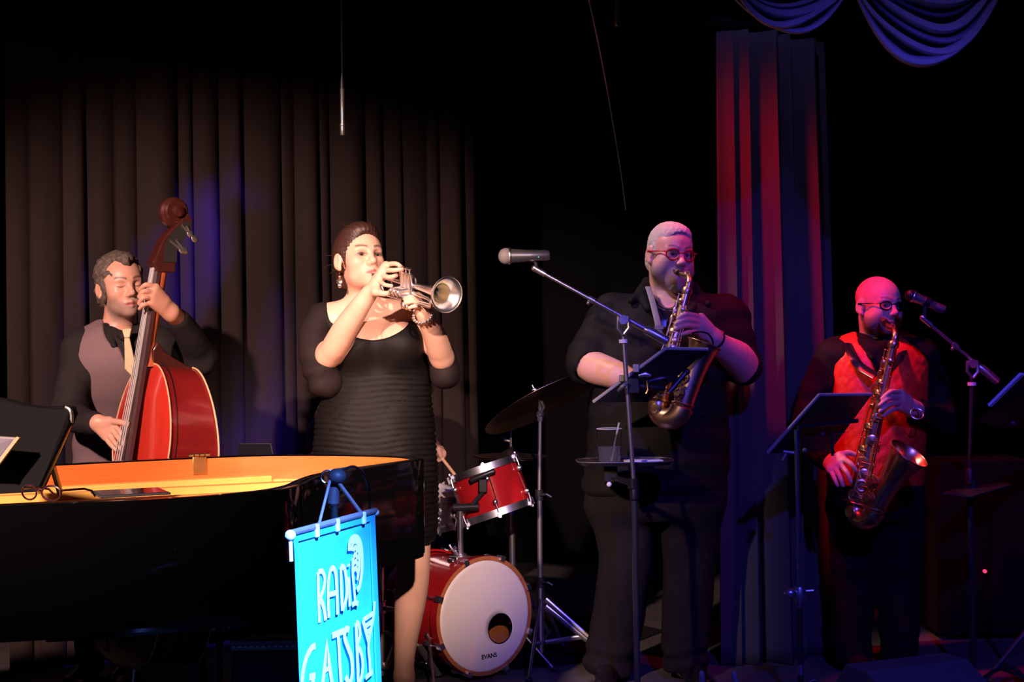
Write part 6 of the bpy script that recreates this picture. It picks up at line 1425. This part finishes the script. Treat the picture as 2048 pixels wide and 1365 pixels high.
Vv.cone(p(1756, 660, -.14), p(1764, 762, -.14), .068, .012, .006, 's'); Vv.cone(p(1752, 664, .08), p(1754, 684, -.08), .085, .075, .01, 's'); Vv.plane(p(1750, 968), (0, 0, -1))
Vv.disp = lambda P: .003*nz(P, 18)+.0012*nz(P, 120, 2)
np_obj('vest', Vv.mesh(.006), M_vestr, m3)
part('neck_strap', M_pad, m3, lambda k: (k.tube(catmull([p(1700, 672, .06), p(1696, 690, -.08), p(1708, 716, -.155), p(1722, 734, -.18), p(1752, 752, -.24)], 5), .016, 8, flat=(1.2, .25)), k.tube(catmull([p(1806, 676, .06), p(1808, 694, -.08), p(1796, 720, -.16), p(1772, 750, -.24)], 5), .014, 8, flat=(1.2, .25))))
T_ = SDF(); T_.loft(lev([(950, 1664, 1840, .16), (1000, 1662, 1840, .16), (1040, 1668, 1834, .15)], 5.6, .15, .006), .04)
for lx in (1706, 1798): T_.chain([p(lx, 1020), p(lx, 1160), p(lx, 1342)], [.105, .088, .075], .04)
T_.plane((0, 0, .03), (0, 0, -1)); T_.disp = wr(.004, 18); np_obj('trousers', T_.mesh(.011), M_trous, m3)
for lx in (1706, 1798): shoe(m3, Vector((p(lx, 1345).x, 5.62, 0)), (.1, -1, 0), M_shoe)
br = lw+(lw-q(1802, 800, .02)).normalized()*.018
part('wrist_band', M_silver, m3, lambda k: k.tube([q(1834, 828, .02)+Vector((.025*math.cos(a), .012*math.sin(a), .020*math.sin(a))) for a in [2*PI*i/28 for i in range(28)]], .0026, 8, closed=True))
ge2 = bpy.data.objects.new('eyeglasses', None); COL.objects.link(ge2); adopt(ge2, m3)
worn_glasses(HM2, ge2, M_pad, M_lens2, round_=.016, thick=.0030)
# ================= drummer (only a hand with the stick shows beside the trumpet player) =================
p = PT(6.5)
dr = thing('person', 'drummer seated behind the trumpet player, hand holding a stick', 'person', (p(742, 1250).x, 6.55, 0))
HD = headM(p(742, 690), 25, -10, 0, 1.0)
S = add_head(SDF(), HD); S.chain([hloc(HD, (0, -.022, -.055)), p(742, 745, .03), p(742, 775, .03)], [.056, .06, .07], .03)
q = PT(6.12); rw_ = q(868, 902, .02)
S.chain([p(835, 900, -.15), rw_], [.04, .03], .02)
hand(S, rw_, [[q(882, 898, .0), q(889, 906, -.03), q(888, 914, -.03)], [q(880, 904, .0), q(887, 912, -.035), q(884, 918, -.03)], [q(877, 909, .0), q(883, 917, -.035), q(879, 921, -.03)], [q(873, 912, .0), q(878, 920, -.03), q(874, 923, -.025)]], [q(876, 900, -.03), q(880, 908, -.045), q(882, 914, -.045)], rf=.0095, palm=.016)
lw = p(660, 930, -.32); S.chain([p(640, 910, -.15), lw], [.04, .03], .02)
hand(S, lw, [[p(672, 938, -.36), p(682, 944, -.38), p(682, 952, -.38)], [p(671, 944, -.36), p(680, 950, -.38), p(680, 957, -.38)], [p(669, 949, -.36), p(677, 956, -.38), p(676, 962, -.37)], [p(666, 953, -.36), p(672, 960, -.37), p(671, 965, -.36)]], [p(668, 936, -.38), p(678, 938, -.39), p(686, 940, -.39)], rf=.0095, palm=.016)
B2 = SDF(); sh = [(765, 680, 805, .09), (790, 662, 824, .11), (850, 664, 820, .12), (920, 668, 816, .125), (1000, 660, 824, .14), (1040, 656, 828, .15)]
B2.loft(lev(sh, 6.5, .12, -.030), .05)
LEGD = ([p(690, 1030, .0), p(650, 1035, -.42), p(650, 1205, -.40)], [p(795, 1030, .02), p(934, 1040, -.12), p(944, 1195, -.16)])
for a in LEGD: B2.chain(a, [.075, .055, .04], .03)
np_obj('body', [S.mesh(.005), B2.mesh(.014)], M_skin, dr, skin_col(HD, (.58, .32, .24)))
Hh = SDF(); Hh.M, Hh.sc = HD[0], HD[1]; Hh.ell((0, -.012, .036), (.083, .103, .090), 0); Hh.ell((0, .110, -.012), (.064, .092, .084), .010, 's'); Hh.ell((0, .02, -.12), (.10, .075, .09), .02, 's'); Hh.M = None; Hh.sc = 1
np_obj('hair', Hh.mesh(.006), M_hairb, dr)
C = SDF(); C.loft(lev(sh, 6.5, .12, .0), .05); C.chain([p(676, 800), p(645, 860, -.02), p(636, 905, -.10), p(650, 925, -.26)], [.07, .066, .06, .045], .04); C.chain([p(812, 800), p(842, 860, -.02), p(846, 898, -.12)], [.07, .066, .058], .04); C.chain([p(846, 898, -.12), q(852, 894, .14), q(866, 897, .05)], [.056, .050, .042], .03); C.disp = wr(.004, 20)
np_obj('shirt', C.mesh(.009), mat('plum_shirt', (.10, .04, .05), .8), dr)
T_ = SDF(); T_.loft(lev([(1000, 658, 826, .145), (1052, 654, 830, .155)], 6.5, .15, .006), .04)
for a in LEGD: T_.chain(a, [.095, .074, .062], .03)
np_obj('trousers', T_.mesh(.011), M_trous, dr)
for a in LEGD: shoe(dr, Vector((a[2].x, a[2].y+.03, .006)), (.1, -1, 0), M_shoe, .26)
tag(part('drumstick', M_wood, None, lambda k: k.lathe([(.006, -.02), (.0072, 0), (.0072, .25), (.004, .36), (.005, .368), (.003, .378)], q(877, 908, -.035), q(905, 944, -.06)-q(877, 908, -.035), 12)), 'pale wooden drumstick in the hand reaching to the rack tom', 'drumstick', 'drumsticks')
tag(part('drumstick', M_wood, None, lambda k: k.lathe([(.006, -.02), (.0072, 0), (.0072, .25), (.004, .36), (.005, .368), (.003, .378)], p(671, 945, -.37), p(740, 935, -.50)-p(671, 945, -.37), 12)), 'wooden drumstick in the drummer hand away from the tom', 'drumstick', 'drumsticks')
